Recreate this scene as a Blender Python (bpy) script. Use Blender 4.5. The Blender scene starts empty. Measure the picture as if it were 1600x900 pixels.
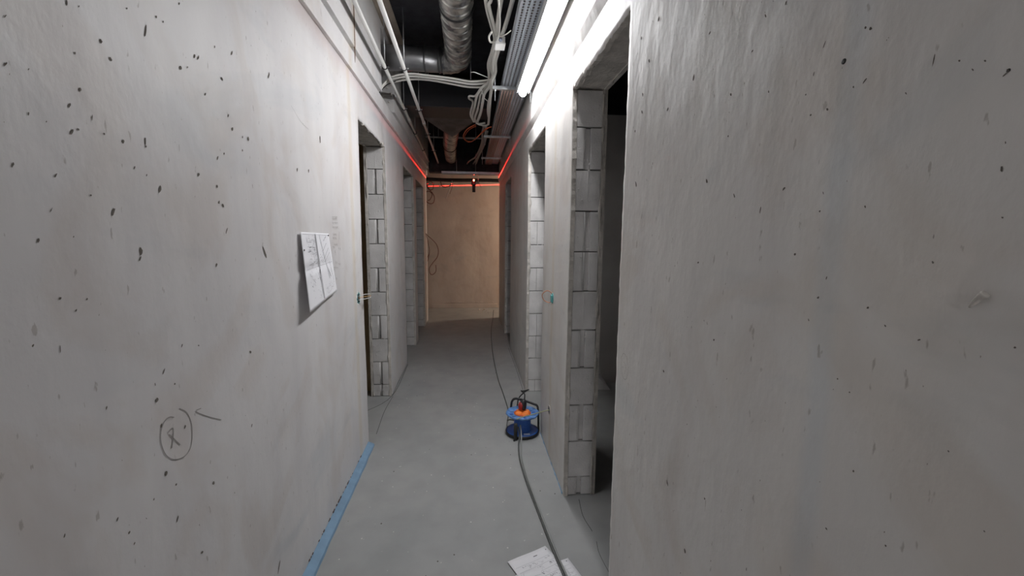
import bpy, bmesh, math, random
from mathutils import Vector, Matrix, noise

random.seed(7)
S = bpy.context.scene
COL = S.collection

# ------------------------------------------------------------------ camera
F = 668.0                       # focal length in pixels of the 1600 x 900 frame
CAM = Vector((0.0, 0.0, 1.45))
_fw = Vector((733 - 800, 367 - 450, F)).normalized()
_dn = Vector((-45, 5350, F)); _dn = (_dn - _fw * _dn.dot(_fw)).normalized()
_rt = _dn.cross(_fw)
def ray(u, v):
    c = Vector((u - 800, v - 450, F))
    return Vector((c.dot(_rt), c.dot(_fw), -c.dot(_dn)))
def atz(u, v, z=0.0):
    r = ray(u, v); return CAM + r * ((z - CAM.z) / r.z)
def atx(u, v, x):
    r = ray(u, v); return CAM + r * ((x - CAM.x) / r.x)
def aty(u, v, y):
    r = ray(u, v); return CAM + r * ((y - CAM.y) / r.y)

cd = bpy.data.cameras.new('camera'); cam = bpy.data.objects.new('camera', cd); COL.objects.link(cam)
cd.sensor_width = 36.0; cd.lens = F * 36.0 / 1600.0; cd.clip_start = 0.02
# camera axes (right, up, backward) expressed in the world
def c2w(c): return Vector((c.dot(_rt), c.dot(_fw), -c.dot(_dn)))
X = c2w(Vector((1, 0, 0))); Y = c2w(Vector((0, -1, 0))); Z = c2w(Vector((0, 0, -1)))
M = Matrix((X, Y, Z)).transposed().to_4x4(); M.translation = CAM
cam.matrix_world = M
S.camera = cam

# ------------------------------------------------------------------ view, world, lights
S.view_settings.view_transform = 'Standard'; S.view_settings.look = 'None'
S.view_settings.gamma = 1.0; S.view_settings.use_curve_mapping = False
S.view_settings.exposure = 0.36
S.cycles.use_denoising = True
S.cycles.max_bounces = 12; S.cycles.diffuse_bounces = 8
S.cycles.sample_clamp_indirect = 4.0
w = bpy.data.worlds.new('world'); S.world = w; w.use_nodes = True
w.node_tree.nodes['Background'].inputs[0].default_value = (0.55, 0.6, 0.7, 1)
w.node_tree.nodes['Background'].inputs[1].default_value = 0.02

LAMP = 80.0          # emission of the tube lamps' diffusers
FILL_LAMP = 150.0     # unseen fill lamp added behind the camera, brightens the block jambs
WARM = 72.0          # warm bulb in the side passage at the far end
LASER = 330.0
RED = 0.3

def light(name, kind, loc, energy, color, **kw):
    d = bpy.data.lights.new(name, kind); d.energy = energy; d.color = color
    for k, v in kw.items(): setattr(d, k, v)
    o = bpy.data.objects.new(name, d); o.location = loc; COL.objects.link(o); return o
light('passage_bulb_light', 'POINT', (2.3, 7.95, 1.9), WARM, (1.0, 0.80, 0.62), shadow_soft_size=0.06)
DEV = Vector((0.085, 7.55, 2.405))
light('laser_scatter_light', 'POINT', DEV + Vector((0, -0.06, 0.0)), RED, (1.0, 0.05, 0.04), shadow_soft_size=0.01)
# the laser itself: light leaves the level only in a thin horizontal fan
lz = light('laser_fan_light', 'POINT', DEV, LASER, (1.0, 0.03, 0.02), shadow_soft_size=0.0)
lz.rotation_euler = (0, math.radians(-2.2), 0)
lz.data.use_nodes = True
nt = lz.data.node_tree; em = next(n for n in nt.nodes if n.type == 'EMISSION')
tc = nt.nodes.new('ShaderNodeTexCoord'); sp = nt.nodes.new('ShaderNodeSeparateXYZ')
ab = nt.nodes.new('ShaderNodeMath'); ab.operation = 'ABSOLUTE'
mr = nt.nodes.new('ShaderNodeMapRange'); mr.interpolation_type = 'SMOOTHSTEP'
mr.inputs[1].default_value = 0.002; mr.inputs[2].default_value = 0.011; mr.inputs[3].default_value = 1.0; mr.inputs[4].default_value = 0.0
nt.links.new(tc.outputs['Normal'], sp.inputs[0]); nt.links.new(sp.outputs[2], ab.inputs[0])
nt.links.new(ab.outputs[0], mr.inputs[0]); nt.links.new(mr.outputs[0], em.inputs['Strength'])

# ------------------------------------------------------------------ materials
MAT = {}
def mat(name, color, rough=0.6, metal=0.0, spec=0.5, emis=None, var=0.0, vscale=5.0, color2=None, bump=0.0, bscale=60.0, bdist=0.002, stretch=(1, 1, 1), detail=5.0):
    if name in MAT: return MAT[name]
    m = bpy.data.materials.new(name); m.use_nodes = True; MAT[name] = m
    nt = m.node_tree; b = nt.nodes['Principled BSDF']
    b.inputs['Roughness'].default_value = rough; b.inputs['Metallic'].default_value = metal
    b.inputs['Specular IOR Level'].default_value = spec
    c = tuple(color) + (1,)
    b.inputs['Base Color'].default_value = c
    tc = nt.nodes.new('ShaderNodeTexCoord')
    mp = nt.nodes.new('ShaderNodeMapping'); mp.inputs['Scale'].default_value = stretch
    nt.links.new(tc.outputs['Object'], mp.inputs[0])
    if var or color2:
        n = nt.nodes.new('ShaderNodeTexNoise'); n.inputs['Scale'].default_value = vscale; n.inputs['Detail'].default_value = detail
        nt.links.new(mp.outputs[0], n.inputs['Vector'])
        r = nt.nodes.new('ShaderNodeValToRGB')
        r.color_ramp.elements[0].position = 0.35; r.color_ramp.elements[1].position = 0.68
        c2 = tuple(color2) if color2 else tuple(max(0, x * (1 - var)) for x in color)
        r.color_ramp.elements[0].color = c2 + (1,); r.color_ramp.elements[1].color = c
        nt.links.new(n.outputs['Fac'], r.inputs[0]); nt.links.new(r.outputs[0], b.inputs['Base Color'])
    if bump:
        n = nt.nodes.new('ShaderNodeTexNoise'); n.inputs['Scale'].default_value = bscale; n.inputs['Detail'].default_value = 6
        nt.links.new(mp.outputs[0], n.inputs['Vector'])
        bp = nt.nodes.new('ShaderNodeBump'); bp.inputs['Strength'].default_value = bump; bp.inputs['Distance'].default_value = bdist
        nt.links.new(n.outputs['Fac'], bp.inputs['Height']); nt.links.new(bp.outputs[0], b.inputs['Normal'])
    if emis:
        b.inputs['Emission Color'].default_value = tuple(emis[0]) + (1,); b.inputs['Emission Strength'].default_value = emis[1]
    return m

def plaster_mat(name, base, stain, seams=()):
    """trowelled gypsum plaster: broad clouds, faint trowel streaks, fine flecks, tan seams where joints were filled"""
    m = bpy.data.materials.new(name); m.use_nodes = True; MAT[name] = m
    nt = m.node_tree; L = nt.links; N = nt.nodes; b = N['Principled BSDF']
    tc = N.new('ShaderNodeTexCoord')
    def ns(scale, st=(1, 1, 1), det=4, dist=0.0):
        mp = N.new('ShaderNodeMapping'); mp.inputs['Scale'].default_value = st
        L.new(tc.outputs['Object'], mp.inputs[0])
        n = N.new('ShaderNodeTexNoise'); n.inputs['Scale'].default_value = scale; n.inputs['Detail'].default_value = det
        n.inputs['Distortion'].default_value = dist
        L.new(mp.outputs[0], n.inputs['Vector']); return n.outputs['Fac']
    def ramp(f, a, bb, ca, cb):
        r = N.new('ShaderNodeValToRGB'); r.color_ramp.elements[0].position = a; r.color_ramp.elements[1].position = bb
        r.color_ramp.elements[0].color = ca; r.color_ramp.elements[1].color = cb
        L.new(f, r.inputs[0]); return r.outputs[0]
    def mul(a, bb, f=1.0):
        x = N.new('ShaderNodeMix'); x.data_type = 'RGBA'; x.blend_type = 'MULTIPLY'; x.inputs[0].default_value = f
        L.new(a, x.inputs[6]); L.new(bb, x.inputs[7]); return x.outputs[2]
    col = ramp(ns(1.3, (1, 1, 0.7), 5, 0.6), 0.3, 0.7, tuple(stain) + (1,), tuple(base) + (1,))
    col = mul(col, ramp(ns(3.5, (1, 1.6, 0.35), 5), 0.3, 0.62, (0.90, 0.895, 0.905, 1), (1, 1, 1, 1)))
    col = mul(col, ramp(ns(2.2, (1, 1, 1), 6, 1.5), 0.36, 0.5, (0.94, 0.915, 0.89, 1), (1, 1, 1, 1)))
    col = mul(col, ramp(ns(1.7, (1, 0.6, 1.4), 6, 2.0), 0.56, 0.72, (1, 1, 1, 1), (0.885, 0.91, 0.93, 1)))
    col = mul(col, ramp(ns(70, (1, 1, 0.35), 3), 0.27, 0.31, (0.70, 0.68, 0.66, 1), (1, 1, 1, 1)))
    if seams:
        sx = N.new('ShaderNodeSeparateXYZ'); L.new(tc.outputs['Object'], sx.inputs[0])
        for (y, wd, cc) in seams:
            wob = ns(2.0, (0, 0, 1), 4)
            wm = N.new('ShaderNodeMath'); wm.operation = 'MULTIPLY_ADD'; wm.inputs[1].default_value = 0.06; wm.inputs[2].default_value = -y - 0.03
            L.new(wob, wm.inputs[0])
            s = N.new('ShaderNodeMath'); s.operation = 'ADD'; L.new(sx.outputs[1], s.inputs[0]); L.new(wm.outputs[0], s.inputs[1])
            a = N.new('ShaderNodeMath'); a.operation = 'ABSOLUTE'; L.new(s.outputs[0], a.inputs[0])
            d = N.new('ShaderNodeMath'); d.operation = 'DIVIDE'; d.inputs[1].default_value = wd; L.new(a.outputs[0], d.inputs[0])
            col = mul(col, ramp(d.outputs[0], 0.3, 1.0, tuple(cc) + (1,), (1, 1, 1, 1)))
    L.new(col, b.inputs['Base Color'])
    b.inputs['Roughness'].default_value = 0.5; b.inputs['Specular IOR Level'].default_value = 0.5
    bp = N.new('ShaderNodeBump'); bp.inputs['Strength'].default_value = 0.6; bp.inputs['Distance'].default_value = 0.006
    h = N.new('ShaderNodeMath'); h.operation = 'ADD'
    L.new(ns(14, (1, 1, 0.6), 6), h.inputs[0]); L.new(ns(4, (1, 1, 0.5), 3), h.inputs[1])
    L.new(h.outputs[0], bp.inputs['Height']); L.new(bp.outputs[0], b.inputs['Normal'])
    return m

plaster_l = plaster_mat('plaster_left', (0.735, 0.724, 0.722), (0.635, 0.622, 0.622), [(2.70, 0.05, (0.96, 0.92, 0.84))])
plaster_r = plaster_mat('plaster_right', (0.74, 0.725, 0.70), (0.65, 0.63, 0.605), [(2.62, 0.045, (0.94, 0.90, 0.83)), (0.57, 0.03, (0.93, 0.965, 1.0))])
plaster_e = plaster_mat('plaster_end', (0.62, 0.545, 0.475), (0.49, 0.42, 0.37))
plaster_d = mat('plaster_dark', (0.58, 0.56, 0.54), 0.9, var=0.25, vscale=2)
rough_pl = mat('rough_plaster', (0.62, 0.585, 0.54), 0.9, var=0.3, vscale=18, bump=0.8, bscale=60, bdist=0.006)
block_m = mat('aerated_block', (0.68, 0.665, 0.655), 0.9, var=0.22, vscale=7, bump=0.6, bscale=120, bdist=0.003)
core_m = mat('masonry_core', (0.42, 0.40, 0.37), 0.95, var=0.3, vscale=9, bump=0.6, bscale=40)
mortar_m = mat('dark_joint', (0.09, 0.085, 0.08), 0.95)
black_paint = mat('black_ceiling_paint', (0.012, 0.012, 0.016), 0.7, spec=0.3, color2=(0.028, 0.028, 0.034), vscale=12, bump=0.5, bscale=30, bdist=0.004)
floor_m = None
steel = mat('zinc_steel', (0.62, 0.64, 0.66), 0.38, 0.85, var=0.3, vscale=20)
rod_m = mat('rod_steel', (0.55, 0.56, 0.58), 0.4, 0.9)
white_pl = mat('white_plastic', (0.80, 0.80, 0.78), 0.38)
white_cab = mat('white_cable_sheath', (0.74, 0.73, 0.69), 0.5)
black_rub = mat('black_rubber', (0.012, 0.012, 0.013), 0.55)
paper_m = mat('white_paper', (0.80, 0.80, 0.83), 0.75)
ink_m = mat('printed_ink', (0.16, 0.16, 0.18), 0.8)
inkl_m = mat('light_grey_ink', (0.42, 0.42, 0.45), 0.8)
pencil_m = mat('pencil_line', (0.30, 0.285, 0.275), 0.7)
pit_m = mat('plaster_pit', (0.13, 0.115, 0.10), 0.95)
pit2_m = mat('pale_pit', (0.34, 0.31, 0.28), 0.95)
orange_m = mat('orange_cable', (0.75, 0.16, 0.06), 0.5)
blue_m = mat('blue_plastic', (0.035, 0.12, 0.42), 0.35)
blue_l = mat('pale_blue_plastic', (0.16, 0.34, 0.72), 0.4, var=0.5, vscale=30)
tape_m = mat('blue_foam_strip', (0.20, 0.33, 0.47), 0.7, var=0.2, vscale=12)
teal_m = mat('teal_box_plastic', (0.10, 0.36, 0.36), 0.5)
redbrown = mat('brown_cable', (0.16, 0.05, 0.035), 0.6)

# ------------------------------------------------------------------ helpers
def put(name, bm, m, parent=None, smooth=False, loc=None):
    me = bpy.data.meshes.new(name)
    bmesh.ops.recalc_face_normals(bm, faces=bm.faces[:])
    bm.to_mesh(me); bm.free()
    for k in (m if isinstance(m, (list, tuple)) else [m]): me.materials.append(k)
    if smooth:
        for p in me.polygons: p.use_smooth = True
    o = bpy.data.objects.new(name, me); COL.objects.link(o)
    if parent: o.parent = parent
    if loc is not None: o.location = loc
    return o
def thing(name, label, cat, loc=(0, 0, 0), group=None):
    o = bpy.data.objects.new(name, None); COL.objects.link(o); o.location = loc
    o.empty_display_size = 0.05
    o['label'] = label; o['category'] = cat
    if group: o['group'] = group
    return o
def tag(o, label, cat, group=None, kind=None):
    o['label'] = label; o['category'] = cat
    if group: o['group'] = group
    if kind: o['kind'] = kind
    return o
def struct(o, label=None):
    o['kind'] = 'structure'
    if label: o['label'] = label
    return o
def copy_tree(o, parent=None):
    c = o.copy(); COL.objects.link(c)
    if parent: c.parent = parent
    for ch in list(o.children): copy_tree(ch, c)
    return c

def box(bm, a, b, bev=0.0, mi=0):
    a, b = Vector(a), Vector(b)
    r = bmesh.ops.create_cube(bm, size=1.0)
    vs = r['verts']
    for v in vs: v.co = Vector(((a.x + b.x) / 2 + v.co.x * abs(b.x - a.x), (a.y + b.y) / 2 + v.co.y * abs(b.y - a.y), (a.z + b.z) / 2 + v.co.z * abs(b.z - a.z)))
    fs = set(f for v in vs for f in v.link_faces)
    for f in fs: f.material_index = mi
    if bev > 0:
        es = set(e for v in vs for e in v.link_edges)
        r = bmesh.ops.bevel(bm, geom=list(es), offset=bev, segments=2, affect='EDGES', profile=0.5)
        for f in r['faces']: f.material_index = mi
    return vs

def spline(pts, n=8):
    """Catmull-Rom through the points"""
    P = [Vector(p) for p in pts]
    if len(P) < 3: return P
    Q = [P[0] * 2 - P[1]] + P + [P[-1] * 2 - P[-2]]
    out = []
    for i in range(1, len(Q) - 2):
        p0, p1, p2, p3 = Q[i - 1:i + 3]
        for k in range(n):
            t = k / n
            out.append(0.5 * ((2 * p1) + (p2 - p0) * t + (2 * p0 - 5 * p1 + 4 * p2 - p3) * t * t + (3 * p1 - p0 - 3 * p2 + p3) * t ** 3))
    out.append(P[-1]); return out

def tube(bm, pts, r, seg=8, cap=True, mi=0, rfun=None, closed=False):
    pts = [Vector(p) for p in pts]
    n = len(pts); rings = []
    t0 = (pts[1] - pts[0]).normalized()
    up = Vector((0, 0, 1)) if abs(t0.z) < 0.9 else Vector((1, 0, 0))
    nrm = (up - t0 * up.dot(t0)).normalized()
    s = 0.0
    for i, p in enumerate(pts):
        if closed: t = (pts[(i + 1) % n] - pts[i - 1]).normalized()
        else: t = (pts[min(i + 1, n - 1)] - pts[max(i - 1, 0)]).normalized()
        nrm = (nrm - t * nrm.dot(t))
        nrm = nrm.normalized() if nrm.length > 1e-6 else Vector((1, 0, 0))
        bn = t.cross(nrm)
        if i: s += (pts[i] - pts[i - 1]).length
        ring = []
        for k in range(seg):
            a = 2 * math.pi * k / seg
            rr = rfun(s, a) if rfun else (r[i] if isinstance(r, (list, tuple)) else r)
            ring.append(bm.verts.new(p + (nrm * math.cos(a) + bn * math.sin(a)) * rr))
        rings.append(ring)
    m = n if closed else n - 1
    for i in range(m):
        A, B = rings[i], rings[(i + 1) % n]
        for k in range(seg):
            f = bm.faces.new((A[k], A[(k + 1) % seg], B[(k + 1) % seg], B[k])); f.material_index = mi; f.smooth = True
    if cap and not closed:
        for R in (rings[0][::-1], rings[-1]):
            f = bm.faces.new(R); f.material_index = mi
    return rings

def lathe(bm, prof, c=(0, 0, 0), seg=48, mi=0):
    c = Vector(c); rings = []
    for (r, z) in prof:
        if r < 1e-5: rings.append([bm.verts.new(c + Vector((0, 0, z)))])
        else: rings.append([bm.verts.new(c + Vector((r * math.cos(2 * math.pi * k / seg), r * math.sin(2 * math.pi * k / seg), z))) for k in range(seg)])
    for A, B in zip(rings, rings[1:]):
        for k in range(seg):
            j = (k + 1) % seg
            if len(A) == 1 and len(B) == 1: continue
            if len(A) == 1: f = bm.faces.new((A[0], B[j], B[k]))
            elif len(B) == 1: f = bm.faces.new((A[k], A[j], B[0]))
            else: f = bm.faces.new((A[k], A[j], B[j], B[k]))
            f.material_index = mi

def NB(): return bmesh.new()
def cable(name, pts, r, m, label, cat='cable', group=None, seg=8, n=8, kind=None):
    bm = NB(); tube(bm, spline(pts, n), r, seg)
    o = put(name, bm, m, smooth=True)
    return tag(o, label, cat, group, kind)

# ------------------------------------------------------------------ the setting
XL, XR, TH, CZ = -0.70, 0.52, 0.18, 3.05
OZ = 2.18                       # underside of the lintels
LEDL, LEDR = 2.41, 2.33
YL, YR = 7.30, 7.47             # far ends of the two corridor walls
L_OPEN = [(2.90, 3.80), (4.78, 5.60), (5.86, 6.78)]
R_OPEN = [(1.43, 2.20), (2.97, 3.82), (5.38, 6.22)]

def wob(y, z, seed=0.0):
    p = Vector((seed, y * 0.9, z * 0.9)); q = Vector((seed + 5, y * 4.0, z * 2.5))
    return noise.noise(p) * 0.0045 + noise.noise(q) * 0.0013
def face_x(side, y, z):
    """x of the plaster surface of a corridor wall"""
    return (XL + wob(y, z, 1.0)) if side < 0 else (XR + wob(y, z, 9.0))

def coords(a, b, cuts, fine=0.02, coarse=0.10, zone=0.06):
    c = {round(a, 4), round(b, 4)}
    x = a
    while x < b:
        c.add(round(x, 4)); near = any(abs(x - k) < zone for k in cuts); x += fine if near else coarse
    for k in cuts:
        c.add(round(k, 4))
        for d in (-0.02, 0.02): c.add(round(k + d, 4))
    c = sorted(v for v in c if a <= v <= b)
    out = [c[0]]
    for v in c[1:]:
        if v - out[-1] > 0.006 or v in [round(k, 4) for k in cuts]:
            if v - out[-1] <= 0.006 and out[-1] not in [round(k, 4) for k in cuts]: out[-1] = v
            else: out.append(v)
    return out

def wall_side(side, y0, y1, opens, ztop, rough):
    """plaster skin (rough-edged round the openings) on a masonry core"""
    sg = 1 if side > 0 else -1
    bm = NB()
    cuts = [y for o in opens for y in o] + [y1]
    ys = coords(y0, 1.3, [], coarse=0.12) + [y for y in coords(1.3, y1, cuts, coarse=0.02) if y > 1.31]; zs = [i * 0.02 for i in range(int(OZ / 0.02))] + [OZ, OZ + 0.02, OZ + 0.05, OZ + 0.09, OZ + 0.12, ztop]
    zs = sorted(set(round(z, 4) for z in zs if z <= ztop))
    g = {}
    def vert(i, j, back):
        k = (i, j, back)
        if k not in g:
            y, z = ys[i], zs[j]
            dy = dz = 0.0
            for (a, b) in opens:
                if z <= OZ + 1e-4 and (abs(y - a) < 1e-3 or abs(y - b) < 1e-3):
                    s = 1 if abs(y - a) < 1e-3 else -1
                    n1 = noise.noise(Vector((y * 3, z * 22, side * 4.0))) ; n2 = noise.noise(Vector((y * 3, z * 5, side * 7.0)))
                    dy = s * (abs(n1) * rough + n2 * rough * 0.5)
                if abs(z - OZ) < 1e-3 and a - 1e-3 <= y <= b + 1e-3:
                    dz = -abs(noise.noise(Vector((y * 26, 3.3, side)))) * rough * 2.2 - abs(noise.noise(Vector((y * 9, 1.3, side)))) * rough * 1.5
            x = face_x(side, y, z) + (sg * 0.022 if back else 0)
            g[k] = bm.verts.new((x, y + dy, z + dz))
        return g[k]
    def solid(i, j):
        if i < 0 or j < 0 or i >= len(ys) - 1 or j >= len(zs) - 1: return False
        yc, zc = (ys[i] + ys[i + 1]) / 2, (zs[j] + zs[j + 1]) / 2
        return not any(a < yc < b and zc < OZ for a, b in opens)
    for i in range(len(ys) - 1):
        for j in range(len(zs) - 1):
            if not solid(i, j): continue
            f = bm.faces.new((vert(i, j, 0), vert(i + 1, j, 0), vert(i + 1, j + 1, 0), vert(i, j + 1, 0))); f.smooth = True
            for (di, dj, A, B) in ((-1, 0, (i, j), (i, j + 1)), (1, 0, (i + 1, j), (i + 1, j + 1)), (0, -1, (i, j), (i + 1, j)), (0, 1, (i, j + 1), (i + 1, j + 1))):
                if not solid(i + di, j + dj):
                    f = bm.faces.new((vert(*A, 0), vert(*B, 0), vert(*B, 1), vert(*A, 1))); f.material_index = 1
    X0 = (XL if side < 0 else XR) + sg * 0.020; X1 = X0 + sg * (TH - 0.040)
    segs = []; y = y0
    for a, b in opens: segs.append((y, a - 0.004 + 0.02)); y = b + 0.035 
    segs.append((y, y1 - 0.004))
    k = 0; yy = y0
    for (a, b) in segs:
        box(bm, (X0, a, 0), (X1, b, OZ + 0.004), mi=2)
    box(bm, (X0, y0, OZ + 0.004), (X1, y1 - 0.004, ztop), mi=1)      # lintels and the masonry over them
    # plaster of the rooms' side
    yy = y0
    for a, b in list(opens) + [(y1, y1)]:
        box(bm, (X1, yy, 0), (X1 + sg * 0.02, a, OZ), mi=1); yy = b
    box(bm, (X1, y0, OZ), (X1 + sg * 0.02, y1, ztop), mi=1)
    # ragged mortar beads along the edges of each opening
    for (a, b) in opens:
        for (yy, d) in ((b, 1), (a, -1)):
            for xx in ((XL if side < 0 else XR) + sg * 0.020, X1):
                pts = [Vector((xx + noise.noise(Vector((z0 * 9, yy, xx))) * 0.004, yy + d * 0.004, z0)) for z0 in [q * 0.012 for q in range(int(OZ / 0.012))]]
                rr = [0.004 + 0.013 * max(0, noise.noise(Vector((p.z * 14, yy * 3, xx * 5)))) for p in pts]
                tube(bm, pts, rr, 6, mi=1)
        for xx in ((XL if side < 0 else XR) + sg * 0.012, X1):
            nq = int((b - a) / 0.012)
            pts = [Vector((xx, a + q * 0.012, OZ + 0.002)) for q in range(nq)]
            rr = [0.004 + 0.024 * max(0, noise.noise(Vector((p.y * 20, 2.2, xx * 5)))) for p in pts]
            tube(bm, pts, rr, 6, mi=1)
    o = put('wall_left' if side < 0 else 'wall_right', bm, [plaster_l if side < 0 else plaster_r, rough_pl, core_m])
    return struct(o)

wl = wall_side(-1, -5.2, YL, L_OPEN, LEDL + 0.0, 0.007)
wr = wall_side(1, -5.2, YR, R_OPEN, LEDR + 0.0, 0.010)

# block faces of the far jambs: courses 0.21 m high, every other block with an open tongue-and-groove slot
def jamb(side, y, slots, parent, gx=0.5, gw=0.034):
    sg = 1 if side > 0 else -1
    bm = NB()
    xa = (XL if side < 0 else XR) + sg * 0.024; xb = xa + sg * (TH - 0.048)
    lo, hi = min(xa, xb), max(xa, xb)
    top = OZ - 0.002
    zs = [-0.10 + 0.2095 * k for k in range(12)]
    rnd = random.Random(int(y * 100))
    for k in range(len(zs) - 1):
        z0, z1 = max(zs[k], 0.0) + 0.003, min(zs[k + 1], top) - 0.003
        if z1 - z0 < 0.02: continue
        off = rnd.uniform(-0.002, 0.002)
        c = lo + (hi - lo) * gx + rnd.uniform(-0.006, 0.006)
        kind = slots[k % len(slots)]
        if kind == 'g':
            for (p, q) in ((lo, c - gw / 2), (c + gw / 2, hi)):
                box(bm, (p, y + off, z0), (q, y + 0.03, z1), bev=0.003)
            box(bm, (c - gw / 2, y + 0.020, z0), (c + gw / 2, y + 0.03, z1))
            # rounded inner slot edge catching the light
            tube(bm, [(c - gw / 2 + 0.004, y + 0.010, z0), (c - gw / 2 + 0.004, y + 0.010, z1)], 0.007, 8)
        elif kind == 'j':
            for (p, q) in ((lo, c - 0.0012), (c + 0.0012, hi)):
                box(bm, (p, y + off, z0), (q, y + 0.03, z1), bev=0.002)
        else:
            box(bm, (lo, y + off, z0), (hi, y + 0.03, z1), bev=0.003)
            if rnd.random() < 0.5: box(bm, (c - 0.002, y + off - 0.0015, z0 + 0.01), (c + 0.002, y + off + 0.002, z1 - 0.01))
        # mortar smears
        for _ in range(7):
            x0, zz = rnd.uniform(lo + 0.01, hi - 0.01), rnd.uniform(z0, z1)
            r = rnd.uniform(0.003, 0.008)
            vs = bmesh.ops.create_icosphere(bm, subdivisions=1, radius=r)['verts']
            for v in vs: v.co = Vector((x0 + v.co.x, y + v.co.y * 0.35, zz + v.co.z * rnd.uniform(0.8, 1.8)))
    o = put('block_jamb', bm, [block_m], parent)
    bm = NB(); box(bm, (lo, y + 0.025, 0), (hi, y + 0.034, top))
    put('mortar_joint', bm, [mortar_m], parent)
jamb(1, 2.20, 'gpgpgpggpg' + 'pg', wr, 0.47)
jamb(1, 3.82, 'jpjjpjpjpjpj', wr, 0.5)
jamb(1, 6.22, 'pppppppppppp', wr)
jamb(-1, 3.80, 'ggpgpgpgpgpg'[::1], wl, 0.5, 0.026)
jamb(-1, 5.60, 'jjpjpjpjjpj', wl, 0.3)
jamb(-1, 6.78, 'pppppppppppp', wl)

# upper walls stand a little proud in steps; the left one is broken through for the duct branch
bm = NB()
box(bm, (XL + 0.02, -5.2, LEDL), (XL - 0.14, YL, 2.525), bev=0.002)
for (a, b) in ((-5.2, 2.705), (2.715, 3.49)): box(bm, (XL + 0.045, a, 2.525), (XL - 0.14, b, CZ))
box(bm, (XL + 0.045, 4.05, 2.525), (XL - 0.14, YL, CZ))
box(bm, (XL + 0.045, 3.49, 2.99), (XL - 0.14, 4.05, CZ))
struct(put('wall_left_upper', bm, [plaster_l]))
bm = NB(); box(bm, (XR - 0.018, -5.2, LEDR + 0.045), (XR + 0.14, YR, CZ))
c_ = [bm.verts.new(p) for p in ((XR - 0.018, -5.2, LEDR + 0.045), (XR + 0.004, -5.2, LEDR - 0.012), (XR + 0.02, -5.2, LEDR - 0.012), (XR + 0.02, -5.2, LEDR + 0.045))]
d_ = [bm.verts.new(v.co + Vector((0, YR + 5.2, 0))) for v in c_]
for k in range(4): bm.faces.new((c_[k], c_[(k + 1) % 4], d_[(k + 1) % 4], d_[k]))
bm.faces.new(c_); bm.faces.new(d_[::-1])
struct(put('wall_right_upper', bm, [plaster_r]))
# broken edges of that opening
bm = NB()
rnd = random.Random(3)
for _ in range(90):
    y = rnd.choice([3.49, 4.05]) + rnd.uniform(-0.015, 0.02); z = rnd.uniform(2.54, 2.98)
    vs = bmesh.ops.create_icosphere(bm, subdivisions=1, radius=rnd.uniform(0.003, 0.010))['verts']
    off = Vector((XL + rnd.uniform(-0.12, 0.04), y, z))
    for v in vs: v.co = off + v.co * rnd.uniform(0.7, 1.2)
ob = put('broken_edge', bm, [rough_pl], bpy.data.objects['wall_left_upper'])

# vertical dark crack in the left upper wall
bm = NB()
tube(bm, [(XL + 0.044, 2.709 + 0.003 * math.sin(i * 2.1), 2.44 + i * 0.06) for i in range(11)], [0.001, 0.0035, 0.005, 0.005, 0.006, 0.006, 0.006, 0.006, 0.006, 0.006, 0.006], 6)
put('crack', bm, [mat('rust_crack', (0.20, 0.14, 0.10), 0.9)], bpy.data.objects['wall_left_upper'])

# end wall, passage and rooms behind the openings
bm = NB(); box(bm, (-3.2, 8.50, 0), (3.4, 8.68, CZ)); we = struct(put('wall_end', bm, [plaster_e]))
bm = NB(); box(bm, (-0.74, 8.488, 0.0), (0.56, 8.503, 0.075), bev=0.004)
for k in range(16):
    x = -0.5 + rnd.random() * 1.0
    vs = bmesh.ops.create_icosphere(bm, subdivisions=1, radius=rnd.uniform(0.006, 0.014))['verts']
    for v in vs: v.co = Vector((x + v.co.x * 3, 8.497 + v.co.y * 0.6, 0.115 + rnd.uniform(-0.004, 0.004) + v.co.z * 0.6))
struct(put('baseboard_end', bm, [plaster_e]))
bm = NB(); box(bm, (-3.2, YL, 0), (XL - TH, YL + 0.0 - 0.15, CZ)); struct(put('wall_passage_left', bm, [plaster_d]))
bm = NB(); box(bm, (XR + TH, YR - 0.15, 0), (3.4, YR, CZ)); struct(put('wall_passage_right', bm, [plaster_e]))
bm = NB(); box(bm, (3.4, 7.2, 0), (3.5, 8.68, CZ)); struct(put('wall_passage_end', bm, [plaster_e]))
bm = NB(); box(bm, (-3.3, 7.1, 0), (-3.2, 8.68, CZ)); struct(put('wall_passage_far_end', bm, [plaster_d]))
bm = NB()
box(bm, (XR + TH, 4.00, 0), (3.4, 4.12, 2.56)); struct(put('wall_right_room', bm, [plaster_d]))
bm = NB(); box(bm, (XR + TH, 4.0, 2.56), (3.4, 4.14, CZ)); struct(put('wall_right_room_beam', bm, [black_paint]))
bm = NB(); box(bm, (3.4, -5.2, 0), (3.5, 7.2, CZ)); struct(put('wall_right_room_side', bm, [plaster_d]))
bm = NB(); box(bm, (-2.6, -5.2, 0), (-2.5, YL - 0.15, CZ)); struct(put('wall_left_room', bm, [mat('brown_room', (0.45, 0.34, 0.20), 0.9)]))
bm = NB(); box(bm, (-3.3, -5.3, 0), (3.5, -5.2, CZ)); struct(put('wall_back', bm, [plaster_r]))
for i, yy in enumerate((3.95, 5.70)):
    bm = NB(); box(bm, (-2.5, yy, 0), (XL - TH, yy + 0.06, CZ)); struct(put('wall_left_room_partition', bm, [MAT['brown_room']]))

bm = NB()
box(bm, (-3.3, -5.3, CZ), (3.5, 8.7, CZ + 0.1))
ce = struct(put('ceiling', bm, [black_paint]))
bm = NB(); box(bm, (XL + 0.045, 7.30, 2.47), (XR - 0.018, 7.46, CZ)); struct(put('ceiling_beam', bm, [black_paint]))
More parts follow.
